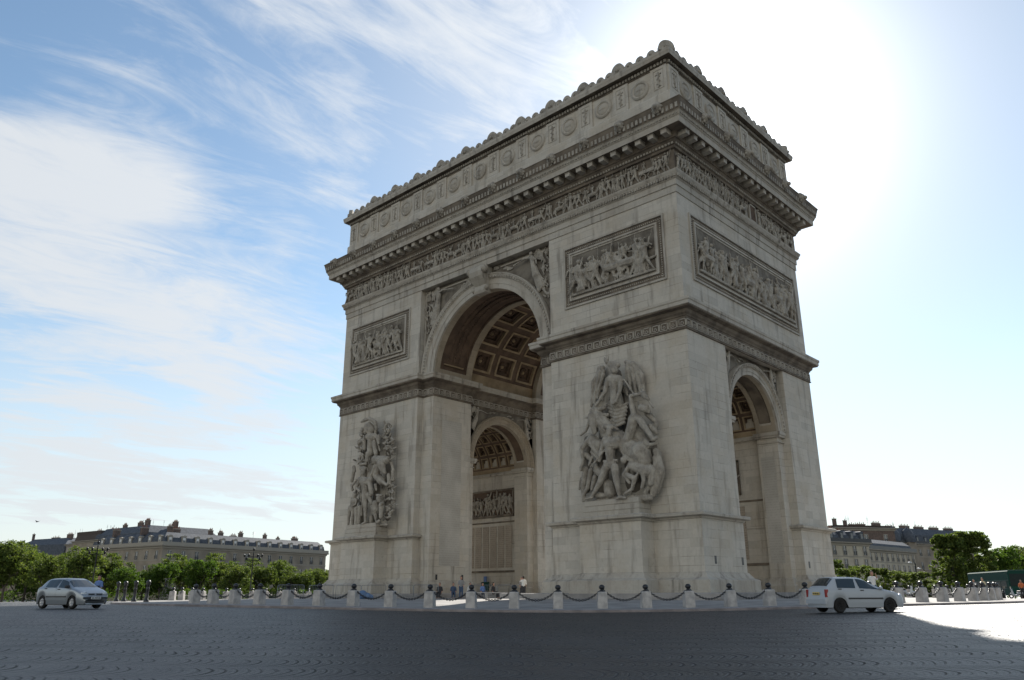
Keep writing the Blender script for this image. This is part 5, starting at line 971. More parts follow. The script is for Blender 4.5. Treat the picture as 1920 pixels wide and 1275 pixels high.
# white hatchback, rear and side towards us
x, y = 37.5, -25.0; cz = zf(x, y)
c2 = thing('hatchback_car', (x, y, cz), 'boxy white hatchback seen from its rear corner, driving right before the arch', 'car', None, radians(53.5))
tab = [(1.92, .40, .41, .55, .42), (1.90, .56, .58, .66, .52), (1.80, .66, .70, .73, .6), (1.5, .78, .83, .77, .68), (1.1, .85, .90, .79, .70), (.92, .88, .93, .79, .70), (.1, .90, 1.32, .80, .58), (-.15, .91, 1.38, .80, .59), (-.6, .92, 1.40, .80, .59), (-1.3, .93, 1.39, .79, .59), (-1.44, .93, 1.35, .785, .585), (-1.84, .93, .99, .77, .64), (-1.88, .9, .92, .76, .66), (-1.93, .55, .56, .74, .6), (-1.95, .40, .41, .70, .5)]
pt, patch = car_build(c2, tab, 2.5, (1.18, -1.27), .275, WHITE, [(.84, -.34, .18, -.34), (-.42, -1.42, -.42, -1.30)], (.82, .16), (-1.43, -1.78), None, PLASTIC, TYRE)
for s in (1, -1):
    b = MB(); b.box(-1.93, -1.82, min(s * .66, s * .79), max(s * .66, s * .79), .60, .90, RED); b.build('tail_light', c2)
    b = MB(); b.ball((1.78, s * .6, .66), .13, LAMPG, 8, 6, .6, 1.1, .7); b.build('headlight', c2)
    b = MB(); b.ball((.72, s * .87, .95), .1, WHITE, 7, 5, .8, 1, .75); b.build('wing_mirror', c2)
b = MB(); b.box(-2.0, -1.86, -.76, .76, .34, .52, WHITE); b.build('bumper', c2)
plate(c2, -1.925, .74, PLATE_Y, -1); c2.scale = (.95, 1, 1.04)

# ------------------------------------------------------------------ dark green coach
GREEN = mat('dark_green_paint', (.006, .045, .034), .75, spec=.2); GREEN2 = mat('grey_green_roof', (.05, .09, .075), .8)
CGL = mat('coach_glass', (.01, .02, .02), .5, spec=.2)
x, y = 21.7, 62.5; L = hypot(7.1, 12.1) + .5; t = thing('coach', (x, y, zf(x, y)), 'long dark green coach behind the posts at the right edge', 'coach', None, atan2(-12.1, 7.1))
b = MB(); pr = [(-1.25, .45), (1.25, .45), (1.27, 2.0), (1.26, 3.18), (1.15, 3.28), (-1.15, 3.28), (-1.26, 3.18), (-1.27, 2.0)]
n = len(pr); vs = [(0, p, q) for p, q in pr] + [(.08 if False else L, p * .99, q) for p, q in pr]
b.add(vs, [(i, (i + 1) % n, n + (i + 1) % n, n + i) for i in range(n)] + [tuple(range(n - 1, -1, -1)), tuple(range(n, 2 * n))], GREEN); b.build('body', t)
b = MB(); b.box(-.02, L + .02, -1.02, 1.02, 3.27, 3.36, GREEN2); b.build('roof', t)
for s in (1, -1):
    for k in range(7): b = MB(); b.box(.6 + k * 1.9, 2.35 + k * 1.9, s * 1.262 - .01, s * 1.262 + .01, 1.35, 2.1, CGL); b.build('window', t)
    b = MB(); b.box(0, L, s * 1.275 - .012, s * 1.275 + .012, 2.14, 2.22, GREEN2); b.build('side_stripe', t)
    for wx_ in (2.2, 11.0):
        b = MB(); tb = MB(); tb.lathe([(0, .1), (.3, .12), (.48, .1), (.5, 0), (.45, -.15)], TYRE, 16); b.merge(tb, Matrix.Translation((wx_, s * 1.18, .5)) @ Matrix.Rotation(-s * pi / 2, 4, 'X')); b.build('wheel', t)
for xx, s in ((L, 1), (0, -1)): b = MB(); b.box(min(xx, xx + s * .02), max(xx, xx + s * .02), -1.1, 1.1, 1.5, 2.9, CGL); b.build('end_window', t)

# ------------------------------------------------------------------ people
SKIN = mat('skin', (.36, .2, .14), .6)
def cloth(n_, c): return mat(n_ + '_cloth', c, .85)
BLUE, WHT, DRK, TAN, ORG, GRY, JEAN, HAIR = cloth('blue', (.12, .2, .42)), cloth('white', (.6, .6, .58)), cloth('dark', (.03, .03, .035)), cloth('cream', (.45, .4, .26)), cloth('orange', (.5, .14, .05)), cloth('grey', (.22, .22, .22)), cloth('denim', (.05, .08, .14)), mat('dark_hair', (.02, .014, .01), .7)
def person(x, y, rz, h, top, legs, label, sit=False, arm=0.0, z=None, group=None):
    """one continuous body; shirt, trousers and hair are its clothing"""
    T_ = thing('person', (x, y, plaza_z(x, y) if z is None else z), label, 'person', group, rz)
    k = h / 1.75; b = MB(); hz = .92 if not sit else .45
    def c(p, q, r1, r2, bb=b, m_=SKIN, g=0): bb.capsule(tuple(v * k for v in p), tuple(v * k for v in q), (r1 + g) * k, (r2 + g) * k, m_, 8, 3)
    H = hz - .92
    tor = [((0, 0, .95 + H), (0, 0, 1.2 + H), .13, .135), ((-.0, -.14, 1.36 + H), (0, .14, 1.36 + H), .085, .085), ((0, 0, 1.2 + H), (0, 0, 1.36 + H), .135, .12)]
    leg = []
    for s in (1, -1):
        if sit: leg += [((0, s * .1, .5), (.42, s * .11, .48), .09, .065), ((.42, s * .11, .48), (.45, s * .11, .08), .062, .042), ((.45, s * .11, .05), (.6, s * .12, .04), .04, .035)]
        else: leg += [((0, s * .09, .92), (.03 * s, s * .1, .48), .09, .06), ((.03 * s, s * .1, .48), (-.03 * s, s * .1, .09), .06, .042), ((-.03 * s, s * .1, .05), (.16 - .03 * s, s * .12, .035), .042, .034)]
    arms = []
    for s in (1, -1):
        if arm and s == 1: e = (.12, .26, 1.32 + H); w_ = (.2, .18, 1.62 + H)
        else: e = (.02, s * .24, 1.12 + H); w_ = (.16, s * .2, .93 + H)
        arms += [((0, s * .18, 1.36 + H), e, .05, .042), (e, w_, .04, .028)]
        for f in range(5): arms.append((w_, (w_[0] + .07 + .02 * (f % 3), w_[1] - .03 + .018 * f, w_[2] - .05 * (0 if arm and s == 1 else 1) + .004 * f), .014, .009))
    for a in tor + leg + arms: c(*a)
    c((0, 0, 1.42 + H), (.01, 0, 1.52 + H), .055, .055); c((.02, 0, 1.58 + H), (.02, 0, 1.67 + H), .085, .09); c((.1, 0, 1.6 + H), (.115, 0, 1.585 + H), .018, .016)
    for s in (1, -1): c((.01, s * .088, 1.61 + H), (.01, s * .092, 1.63 + H), .018, .015)
    body = b.build('body', T_, remesh=.022 * k)
    b = MB()
    for a in tor[:1] + tor[1:] + [arms[i] for i in range(0, len(arms)) if i % 7 in (0,)]: c(*a, bb=b, m_=top, g=.02)
    b.build('shirt', T_, remesh=.03 * k)
    b = MB(); c((0, -.04, .92 + H), (0, .04, .92 + H), .13, .13, bb=b, m_=legs, g=.015)
    for a in [leg[i] for i in (0, 1, 3, 4)]: c(*a, bb=b, m_=legs, g=.02)
    b.build('trousers', T_, remesh=.03 * k)
    b = MB(); c((-.02, 0, 1.63 + H), (-.005, 0, 1.7 + H), .095, .088, bb=b, m_=HAIR); b.build('hair', T_)
    return T_
person(-1.0, -42.2, -.9, 1.76, BLUE, JEAN, 'person in a light blue shirt standing behind the silver hatchback', z=zf(-1, -42.2))
person(34.0, -12.6, -1.2, 1.74, WHT, JEAN, 'person in a white top with one arm raised, behind the bonnet of the white car', arm=1)
person(3.7, -9.4, -.6, 1.72, GRY, DRK, 'person in grey standing left of the near pier under the arch'); person(4.4, -10.0, 2.4, 1.8, WHT, DRK, 'person in a white shirt walking beside the near pier under the arch', arm=1)
person(1.6, -14.6, -.9, 1.75, GRY, JEAN, 'standing person in jeans among the seated group before the left pier')
for k, (x, y, c_, s_) in enumerate(((-.6, -15.0, DRK, 'dark clothes at the left of'), (-.1, -13.9, JEAN, 'a denim jacket, second in'), (.6, -12.6, WHT, 'white, in the middle of'), (1.4, -11.9, BLUE, 'blue, right of the middle of'), (2.0, -11.2, DRK, 'black at the right of'))):
    person(x, y, -1.0 + .3 * k, 1.72, c_, JEAN if k % 2 else DRK, 'seated person in ' + s_ + ' the group resting at the barrier', sit=True, group='people resting under the arch')
person(31.7, 21.5, -2.0, 1.75, TAN, TAN, 'person in cream clothes behind the right-hand posts, in front of the coach'); person(29.4, 28.0, -1.2, 1.7, GRY, JEAN, 'person in a grey top left of the one in cream, before the coach')
person(31.8, 36.0, -1.4, 1.72, ORG, DRK, 'person in orange at the far right edge beneath the coach')

# ------------------------------------------------------------------ crowd barriers, seats, notice board
STEEL = mat('galvanised_steel', (.20, .22, .24), .5, .6)
bm_ = MB(); w_ = 2.15
bm_.tube([(.04, 0, .12), (.04, 0, 1.02), (.12, 0, 1.1), (w_ - .12, 0, 1.1), (w_ - .04, 0, 1.02), (w_ - .04, 0, .12)], .024, STEEL)
bm_.tube([(.04, 0, .2), (w_ - .04, 0, .2)], .02, STEEL)
frm = bm_.mesh('frame'); bm2 = MB()
for k in range(15): bm2.capsule((.16 + k * .132, 0, .2), (.16 + k * .132, 0, 1.09), .011, .011, STEEL, 4, 1)
brm = bm2.mesh('bars'); bm3 = MB()
for e in (.3, w_ - .3): bm3.tube([(e, -.28, .02), (e, 0, .1), (e, .28, .02)], .02, STEEL)
ftm = bm3.mesh('feet')
ang_b = atan2(7.0, 7.4)
def barrier(x, y, rz, label):
    t = thing('crowd_barrier', (x, y, plaza_z(x, y)), label, 'barrier', 'crowd barriers round the arch', rz)
    for nm, me in (('frame', frm), ('bars', brm), ('feet', ftm)): link(me, nm, 0, 0, 0, 0, t)
for k in range(5): barrier(-8.6 + 1.62 * k + .1 * (k % 2), -22.6 + 1.5 * k, atan2(1.5, 1.62) + .06 * (k % 2), 'steel crowd barrier in the row in front of the left pier, %s from the left' % ordn(k))
for k in range(2): barrier(-.4 + 1.6 * k, -11.4 + 1.5 * k, atan2(1.5, 1.6), 'steel crowd barrier closing the passage, %s of two' % ordn(k))
barrier(-7.2, -26.4, .8, 'lone steel crowd barrier beyond the left corner of the arch')
b = MB(); b.box(0, 3.6, -.25, .25, .42, .5, GRANITE)
for e in (.3, 1.8, 3.3): b.box(e - .12, e + .12, -.2, .2, 0, .42, GRANITE)
o = b.build('stone_bench', None, (1.2, -13.8, plaza_z(1, -13)), .8); tag(o, 'low pale bench in front of the barriers under the arch', 'bench')
t = thing('notice_board', (-14.6, 4.4, .2), 'dark green notice board against the wall inside the small side arch', 'sign')
b = MB(); b.box(-.55, .55, -.08, .08, .75, 1.7, GREEN); b.build('panel', t)
b = MB(); b.box(-.5, -.42, -.05, .05, 0, .75, IRON); b.build('leg', t)
b = MB(); b.box(.42, .5, -.05, .05, 0, .75, IRON); b.build('leg', t)
b = MB(); b.box(-.2, .2, -.06, .06, 1.69, 2.3, mat('blue_sign', (.05, .12, .3), .5)); b.build('small_blue_sign', t)
b = MB(); SHEET = mat('blue_plastic_sheet', (.10, .17, .30), .5)
for k in range(14):
    rd = random.Random(k); b.ball((rd.uniform(-1.0, 1.0), rd.uniform(-.4, .4), .12 + rd.uniform(0, .25)), rd.uniform(.22, .4), SHEET, 7, 5)
o = b.build('wrapped_bundle', None, (-4.2, -20.6, plaza_z(-4, -20)), .8, remesh=.06); tag(o, 'blue sheeted bundle lying behind the chains at the foot of the left pier', 'bundle')

# ------------------------------------------------------------------ parked scooters
def scooter(x, y, rz, paint, label):
    t = thing('parked_scooter', (x, y, plaza_z(x, y) if hypot(x, y) < 38 else zf(x, y)), label, 'scooter', 'scooters parked behind the posts', rz)
    for e in (.62, -.62):
        b = MB(); tb = MB(); tb.lathe([(.13, .05), (.24, .06), (.27, 0), (.24, -.06), (.13, -.05)], TYRE, 14); b.merge(tb, Matrix.Translation((e, 0, .27)) @ Matrix.Rotation(pi / 2, 4, 'X')); b.build('wheel', t)
    b = MB(); b.capsule((-.65, 0, .58), (-.1, 0, .55), .17, .14, paint, 8, 3); b.capsule((-.1, 0, .35), (.35, 0, .35), .1, .1, paint, 8, 2); b.capsule((.4, 0, .4), (.5, 0, .95), .12, .1, paint, 8, 2); b.capsule((.62, 0, .5), (.5, 0, .5), .1, .1, paint, 8, 2); b.build('body', t, remesh=.04)
    b = MB(); b.capsule((-.7, 0, .78), (-.1, 0, .76), .1, .09, PLASTIC, 8, 2); b.build('seat', t)
    b = MB(); b.tube([(.46, -.34, 1.05), (.5, 0, 1.02), (.46, .34, 1.05)], .02, STEEL); b.box(.56, .6, -.16, .16, 1.0, 1.3, GLASS); b.build('handlebar', t)
for k, (x, y, c_, nm) in enumerate(((25.5, 20.2, SILVER, 'silver scooter parked behind the first posts right of the white car'), (27.1, 24.4, PLASTIC, 'black scooter parked left of the coach'), (27.0, 31.5, SILVER, 'grey scooter in front of the left end of the coach'), (26.0, 37.4, RED, 'red scooter near the middle of the coach'), (29.1, 40.7, PLASTIC, 'black scooter before the right half of the coach'), (29.4, 45.3, WHITE, 'white scooter at the right edge under the coach'))):
    scooter(x, y, .4 + 1.3 * (k % 3), c_, nm)
# birds
def bird(x, y, z, s, rz, label):
    b = MB(); b.capsule((-.14 * s, 0, 0), (.13 * s, 0, .02), .05 * s, .03 * s, PLASTIC, 6, 2)
    for e in (1, -1): b.add([(-.08 * s, e * .03 * s, .02), (.08 * s, e * .03 * s, .02), (.02 * s, e * .34 * s, .12 * s), (-.06 * s, e * .3 * s, .1 * s), (-.08 * s, e * .03 * s, .035), (.08 * s, e * .03 * s, .035), (.02 * s, e * .34 * s, .12 * s + .015), (-.06 * s, e * .3 * s, .1 * s + .015)], [(0, 1, 2, 3), (7, 6, 5, 4), (0, 3, 7, 4), (1, 5, 6, 2), (2, 6, 7, 3)], PLASTIC)
    b.add([(-.14 * s, -.03, 0), (-.14 * s, .03, 0), (-.28 * s, .05, 0), (-.28 * s, -.05, 0), (-.14 * s, 0, .02)], [(0, 1, 2, 3), (0, 3, 4), (1, 4, 2), (2, 4, 3)], PLASTIC)
    o = b.build('flying_bird', None, (x, y, z), rz); tag(o, label, 'bird')
bird(-19.5, -40.8, 6.15, .7, .6, 'dark bird flying in the clear sky above the trees at the far left')

# ------------------------------------------------------------------ trees
def leaf_mat(name, c1, c2, tr):
    m = bpy.data.materials.new(name); m.use_nodes = True; t = m.node_tree; b = t.nodes['Principled BSDF']
    g = N(t, 'ShaderNodeNewGeometry'); n1 = noise(t, g.outputs['Position'], .45, 3); 
    c = mixc(t, ramp(t, mth(t, 'ADD', mth(t, 'MULTIPLY', g.outputs['Random Per Island'], .5), mth(t, 'MULTIPLY', n1, .6)), .3, .85), c1, c2)
    t.links.new(c, b.inputs['Base Color']); b.inputs['Roughness'].default_value = .6; b.inputs['Specular IOR Level'].default_value = .15
    tl = N(t, 'ShaderNodeBsdfTranslucent'); t.links.new(mixc(t, 1.0, c, tr, 'MULTIPLY'), tl.inputs[0])
    mx = N(t, 'ShaderNodeMixShader'); mx.inputs[0].default_value = .42
    t.links.new(b.outputs[0], mx.inputs[1]); t.links.new(tl.outputs[0], mx.inputs[2]); t.links.new(mx.outputs[0], t.nodes['Material Output'].inputs[0]); return m
LEAF = leaf_mat('plane_tree_leaves', (.055, .088, .022), (.13, .165, .045), (1.6, 1.6, .9))
LEAF2 = leaf_mat('dark_leaves', (.038, .072, .015), (.085, .135, .025), (1.6, 1.7, .8))
BARK = mat('bark', (.09, .075, .06), .9, build=mottled((.10, .085, .07), (.05, .042, .035), 4.0))
def crown(seed, R, H, z0, n_cl, per, boxy, mt, ls=.19):
    rd = random.Random(seed); vs = []; fs = []
    lobes = [(rd.uniform(-.45, .45) * R, rd.uniform(-.45, .45) * R, z0 + H * rd.uniform(.3, .78), R * rd.uniform(.42, .62), H * rd.uniform(.2, .32)) for _ in range(9)]
    for k in range(n_cl):
        if boxy:
            x, y, z = rd.uniform(-1, 1), rd.uniform(-1, 1), rd.uniform(0, 1); ax = rd.choice((0, 1, 2))
            if ax == 0: x = rd.choice((-1, 1)) * rd.uniform(.8, 1)
            elif ax == 1: y = rd.choice((-1, 1)) * rd.uniform(.8, 1)
            else: z = rd.uniform(.8, 1)
            taper = 1 - .28 * max(0, z - .6) / .4; c = (x * R * .85 * taper, y * R * .85 * taper, z0 + z * H)
        else:
            l = rd.choice(lobes); a, e = rd.uniform(0, 2 * pi), math.asin(rd.uniform(-.75, 1)); q = rd.uniform(.72, 1.05)
            c = (l[0] + l[3] * cos(a) * cos(e) * q, l[1] + l[3] * sin(a) * cos(e) * q, l[2] + l[4] * sin(e) * q)
        cr = rd.uniform(.35, .85) * (R / 4.2)
        for i in range(per):
            a, e = rd.uniform(0, 2 * pi), rd.uniform(-1, 1); q = rd.random() ** .5 * cr
            p = Vector((c[0] + q * cos(a), c[1] + q * sin(a), c[2] + e * cr * .6))
            n = Vector((rd.gauss(0, .6), rd.gauss(0, .6), rd.gauss(.5, .6))).normalized(); t = n.orthogonal().normalized(); t = Matrix.Rotation(rd.uniform(0, 6.28), 3, n) @ t; b2 = n.cross(t); s = ls * rd.uniform(.6, 1.4)
            k0 = len(vs); vs += [p - t * s, p - b2 * s * .55 + n * s * .1, p + t * s, p + b2 * s * .55 + n * s * .1]; fs.append((k0, k0 + 1, k0 + 2, k0 + 3))
    me = bpy.data.meshes.new('crown'); me.from_pydata([tuple(v) for v in vs], [], fs); me.materials.append(mt); me.update(); return me
def trunk(seed, R, z0, H):
    rd = random.Random(seed); b = MB(); b.capsule((0, 0, -.3), (.05, .03, z0 + .6), .2, .15, BARK, 8, 2)
    for k in range(6):
        a = k * 1.05 + rd.uniform(-.3, .3); m = (cos(a) * R * .3, sin(a) * R * .3, z0 + H * .28); e = (cos(a + .3) * R * .62, sin(a + .3) * R * .62, z0 + H * rd.uniform(.45, .7))
        b.capsule((.05, .03, z0 + .4), m, .11, .075, BARK, 6, 2); b.capsule(m, e, .075, .03, BARK, 5, 1)
        b.capsule(m, (m[0] + rd.uniform(-.8, .8), m[1] + rd.uniform(-.8, .8), m[2] + H * .3), .05, .02, BARK, 5, 1)
    return b.mesh('trunk')
kinds = [(crown(1, 4.3, 8.9, 1.1, 230, 42, False, LEAF), trunk(1, 4.3, 2.0, 7)), (crown(2, 4.3, 8.7, 1.1, 230, 42, False, LEAF), trunk(2, 4.3, 2.0, 7)),
         (crown(3, 4.0, 9.1, 1.0, 230, 42, False, LEAF2), trunk(3, 4, 2.0, 7)), (crown(4, 3.1, 7.6, 1.1, 220, 42, True, LEAF), trunk(4, 2.6, 1.8, 6)), (crown(5, 3.0, 8.4, 1.0, 330, 46, True, LEAF), trunk(5, 2.6, 2.0, 7))]
LEFT_TREES = [(-128.2, -13.2, 11.0), (-134.5, -7.7, 11.3), (-122.2, -7.6, 8.1), (-137.0, 0.1, 9.3), (-117.3, -3.1, 9.7), (-119.5, 2.1, 9.0), (-108.9, 2.0, 5.8), (-119.3, 9.5, 5.3), (-114.6, 11.0, 7.2), (-118.8, 17.1, 9.3), (-100.8, 12.4, 7.5), (-108.1, 20.0, 9.0), (-95.4, 17.5, 6.2), (-100.1, 24.6, 7.8), (-103.8, 31.2, 7.7), (-91.6, 28.2, 6.0), (-93.3, 33.8, 5.7), (-167.9, -0.1, 8.5), (-161.4, 6.0, 7.3), (-150.3, 16.4, 5.4), (-139.5, 19.3, 6.1), (-137.3, 28.5, 7.3), (-125.9, 32.0, 7.1), (-117.9, 42.4, 6.4), (-108.4, 45.6, 5.6), (-112.8, 51.5, 6.3), (-130.3, -15.2, 10.7), (-144.7, -14.4, 10.8)]
RIGHT_TREES = [(-17.6, 111.9, 7.3), (-9.2, 98.2, 5.1), (-10.4, 108.7, 5.9), (-5.0, 102.2, 5.1), (-5.8, 113.0, 4.8), (-1.1, 105.8, 4.3), (-2.0, 116.5, 4.6), (2.8, 109.5, 3.1), (3.3, 124.3, 4.2), (10.7, 95.3, 10.3), (13.0, 97.5, 10.7), (12.4, 118.5, 9.5), (12.9, 133.3, 9.9), (17.0, 129.9, 9.4), (6.9, 134.9, 7.7), (9.0, 144.0, 6.7), (7.2, 113.6, 8.1), (0.3, 128.7, 3.2)]
tops = [9.9, 9.9, 10.1, 9.0, 9.6]
def trees(lst, side, shape):
    order = sorted(range(len(lst)), key=lambda i: proj_x(lst[i][0], lst[i][1]))
    for n_, i in enumerate(order):
        x, y, zt = lst[i]; g = zf(x, y); k = shape(i); rd = random.Random(i + 50)
        near = (Vector((x, y, 1)) - EYE).length < 168
        kind = ('broad bright green tree', 'broad bright green tree', 'dark green tree', 'small clipped green tree', 'tall dense clipped tree')[k]
        t = thing('street_tree', (x, y, g), '%s %s of the arch, %s from the left' % (kind, side, ordn(n_)), 'tree', 'trees %s of the arch' % side, rd.uniform(0, 6.28))
        s = (zt - g) / tops[k]; c = link(kinds[k][0], 'crown', 0, 0, 0, 0, t); q = link(kinds[k][1], 'trunk', 0, 0, 0, 0, t); wd = max(.82, s) if k < 3 else max(.8, s)
        for o in (c, q): o.scale = (wd, wd, s)
trees(LEFT_TREES, 'left', lambda i: 2 if i in (6, 7, 8, 10, 17, 18) else i % 2)
trees(RIGHT_TREES, 'right', lambda i: (4 if i in (9, 10) else 3 if i < 9 else (i % 3)))
def hedge(name, p0, p1, h, wd, label, seed):
    rd = random.Random(seed); d = Vector((p1[0] - p0[0], p1[1] - p0[1], 0)); L = d.length; d /= L; nrm = Vector((-d.y, d.x, 0)); vs = []; fs = []
    for i in range(int(L * 120)):
        u = rd.uniform(0, L); v = rd.uniform(-wd, wd) * .5; e = rd.random() ** .6 * h * (1 + .15 * sin(u * .7)); q = Vector((p0[0], p0[1], 0)) + d * u + nrm * v
        q.z = zf(q.x, q.y) + e; n = Vector((rd.gauss(0, .6), rd.gauss(0, .6), rd.gauss(.4, .5))).normalized(); t = n.orthogonal().normalized(); b2 = n.cross(t); s = .2 * rd.uniform(.6, 1.4)
        k0 = len(vs); vs += [q - t * s, q - b2 * s * .6, q + t * s, q + b2 * s * .6]; fs.append((k0, k0 + 1, k0 + 2, k0 + 3))
    me = bpy.data.meshes.new(name); me.from_pydata([tuple(v) for v in vs], [], fs); me.materials.append(LEAF2); o = bpy.data.objects.new(name, me); COL.objects.link(o); tag(o, label, 'hedge')
hedge('hedge', (-150, -22), (-86, 46), 2.6, 3.0, 'long dark hedge under the trees left of the arch', 1)
hedge('hedge', (-24, 122), (24, 150), 3.0, 3.0, 'dark hedge under the trees right of the arch', 2)

# ------------------------------------------------------------------ street lamps
WHITEL = mat('white_lamp_top', (.75, .76, .78), .25)
def lamp_post(x, y, hgt, label, kind):
    t = thing('street_lamp', (x, y, zf(x, y)), label, 'street lamp', None, atan2(EYE.y - y, EYE.x - x) + pi / 2)
    b = MB(); b.lathe([(.3, 0), (.3, .5), (.16, .7), (.11, 1.6), (.09, hgt - .4), (.14, hgt - .3), (.06, hgt)], IRON, 8)
    if kind == 0:
        for (z, l) in ((hgt - 1.0, 1.7), (hgt - 1.6, 1.3)): b.tube([(-l, 0, z), (l, 0, z)], .06, IRON)
    else: b.tube([(0, 0, hgt - .1), (-.9, 0, hgt)], .05, IRON)
    b.build('pole', t)
    for xx, zz in (((-1.6, hgt - 1.0), (-.8, hgt - 1.0), (.8, hgt - 1.0), (1.6, hgt - 1.0), (0, hgt + .1), (-1.2, hgt - 1.6), (1.2, hgt - 1.6)) if kind == 0 else ((-.9, hgt),)):
        b = MB()
        if kind == 0: b.lathe([(.04, zz), (.15, zz + .1), (.2, zz + .34), (.21, zz + .38), (.07, zz + .52), (.0, zz + .58)], IRON, 8, (xx, 0))
        else: b.lathe([(.0, zz - .1), (.3, zz - .06), (.42, zz + .02), (.3, zz + .14), (0, zz + .18)], WHITEL, 10, (xx, 0))
        b.build('lantern', t)
lamp_post(-99.2, -7.6, 9.6, 'tall black candelabra lamp post above the trees behind the silver hatchback', 0)
lamp_post(-88.7, 16.6, 8.8, 'black candelabra lamp post among the trees nearer the arch', 0)
for (x, y, zt, nm) in ((.6, 107.4, 6.1, 'lamp with a pale head above the clipped trees, the left and highest one'), (-3.2, 125.4, 5.4, 'lamp with a pale head just below the highest one'), (8.1, 100.1, 4.8, 'lamp with a pale head left of the tall clipped tree'), (4.2, 117.9, 4.0, 'lowest lamp with a pale head beside the tall clipped tree')):
    lamp_post(x, y, zt - zf(x, y), 'street ' + nm, 1)

# ------------------------------------------------------------------ apartment buildings
def facade_b(c1, c2): return mottled(c1, c2, .25, .2, .03)
FAC1 = mat('pale_facade_stone', (.3, .27, .22), .9, build=facade_b((.30, .26, .205), (.21, .18, .14)))
FAC2 = mat('cream_facade', (.4, .37, .3), .9, build=facade_b((.46, .42, .33), (.36, .32, .25)))
FACT = mat('facade_trim', (.30, .275, .23), .85); SLATE = mat('slate_roof', (.05, .06, .075), .75, spec=.25, build=mottled((.088, .10, .12), (.055, .065, .08), 1.2))
ZINC = mat('zinc_roof', (.09, .10, .11), .9, .0, .1); BRICK = mat('chimney_brick', (.16, .11, .09), .9, build=mottled((.15, .105, .085), (.09, .07, .06), 2.0)); POT = mat('clay_pot', (.2, .1, .07), .8)
BROWN = mat('brown_roof', (.085, .07, .062), .9, spec=.2); WGL = mat('window_glass', (.05, .06, .07), .12, spec=.8); FRAMEW = mat('white_window_frame', (.6, .6, .58), .6)
def win_mesh(w_, h, rail):
    b = MB(); b.box(-w_ / 2, w_ / 2, -.02, .1, 0, h, WGL)
    g = b.mesh('pane'); b = MB()
    for x0, x1, z0, z1 in ((-w_ / 2 - .14, -w_ / 2, -.1, h + .14), (w_ / 2, w_ / 2 + .14, -.1, h + .14), (-w_ / 2, w_ / 2, h, h + .16), (-w_ / 2 - .2, w_ / 2 + .2, -.22, -.06), (-.045, .045, 0, h), (-w_ / 2, w_ / 2, h * .68, h * .68 + .07)): b.box(x0, x1, -.12, .02, z0, z1, FACT if abs(x0) > .1 or z0 < 0 else FRAMEW)
    if rail:
        b.box(-w_ / 2 - .1, w_ / 2 + .1, -.3, -.26, .9, .96, IRON)
        for k in range(9): b.box(-w_ / 2 + k * w_ / 8 - .015, -w_ / 2 + k * w_ / 8 + .015, -.29, -.27, 0, .92, IRON)
    return g, b.mesh('window')
WIN = win_mesh(1.25, 2.3, True); WINS = win_mesh(1.1, 1.7, False)
def dormer_mesh(glass, big=1.0):
    b = MB(); w_ = .72 * big
    b.box(-w_, w_, -.05, 1.6, 0, 2.0, FACT if glass else SLATE); n = 8
    pts = [(w_ * 1.12 * cos(pi * i / n), 2.0 + .5 * sin(pi * i / n)) for i in range(n + 1)]
    vs = [(x, -.14, z) for x, z in pts] + [(x, 1.7, z) for x, z in pts]; b.add(vs, [(i, i + 1, n + 2 + i, n + 1 + i) for i in range(n)] + [tuple(range(n + 1))], FACT if glass else SLATE)
    b.box(-.42 * big, .42 * big, -.09, 0, .3, 1.85, WGL if not glass else FRAMEW)
    if glass: b.box(-.36, .36, -.12, -.06, .38, 1.1, WGL)
    return b.mesh('dormer')
DORM = dormer_mesh(True); DORM2 = dormer_mesh(False)
def chimney(b, x, y, z0, h, w_, n_):
    h *= .78; w_ *= .85
    b.box(x - w_ / 2, x + w_ / 2, y - .45, y + .45, z0, z0 + h, BRICK); b.box(x - w_ / 2 - .1, x + w_ / 2 + .1, y - .53, y + .53, z0 + h, z0 + h + .2, FACT)
    for k in range(n_): xx = x - w_ / 2 + (k + .5) * w_ / n_; b.lathe([(.15, z0 + h + .2), (.11, z0 + h + .6 + .3 * (k % 2)), (.15, z0 + h + .65 + .3 * (k % 2))], POT, 6, (xx, y))
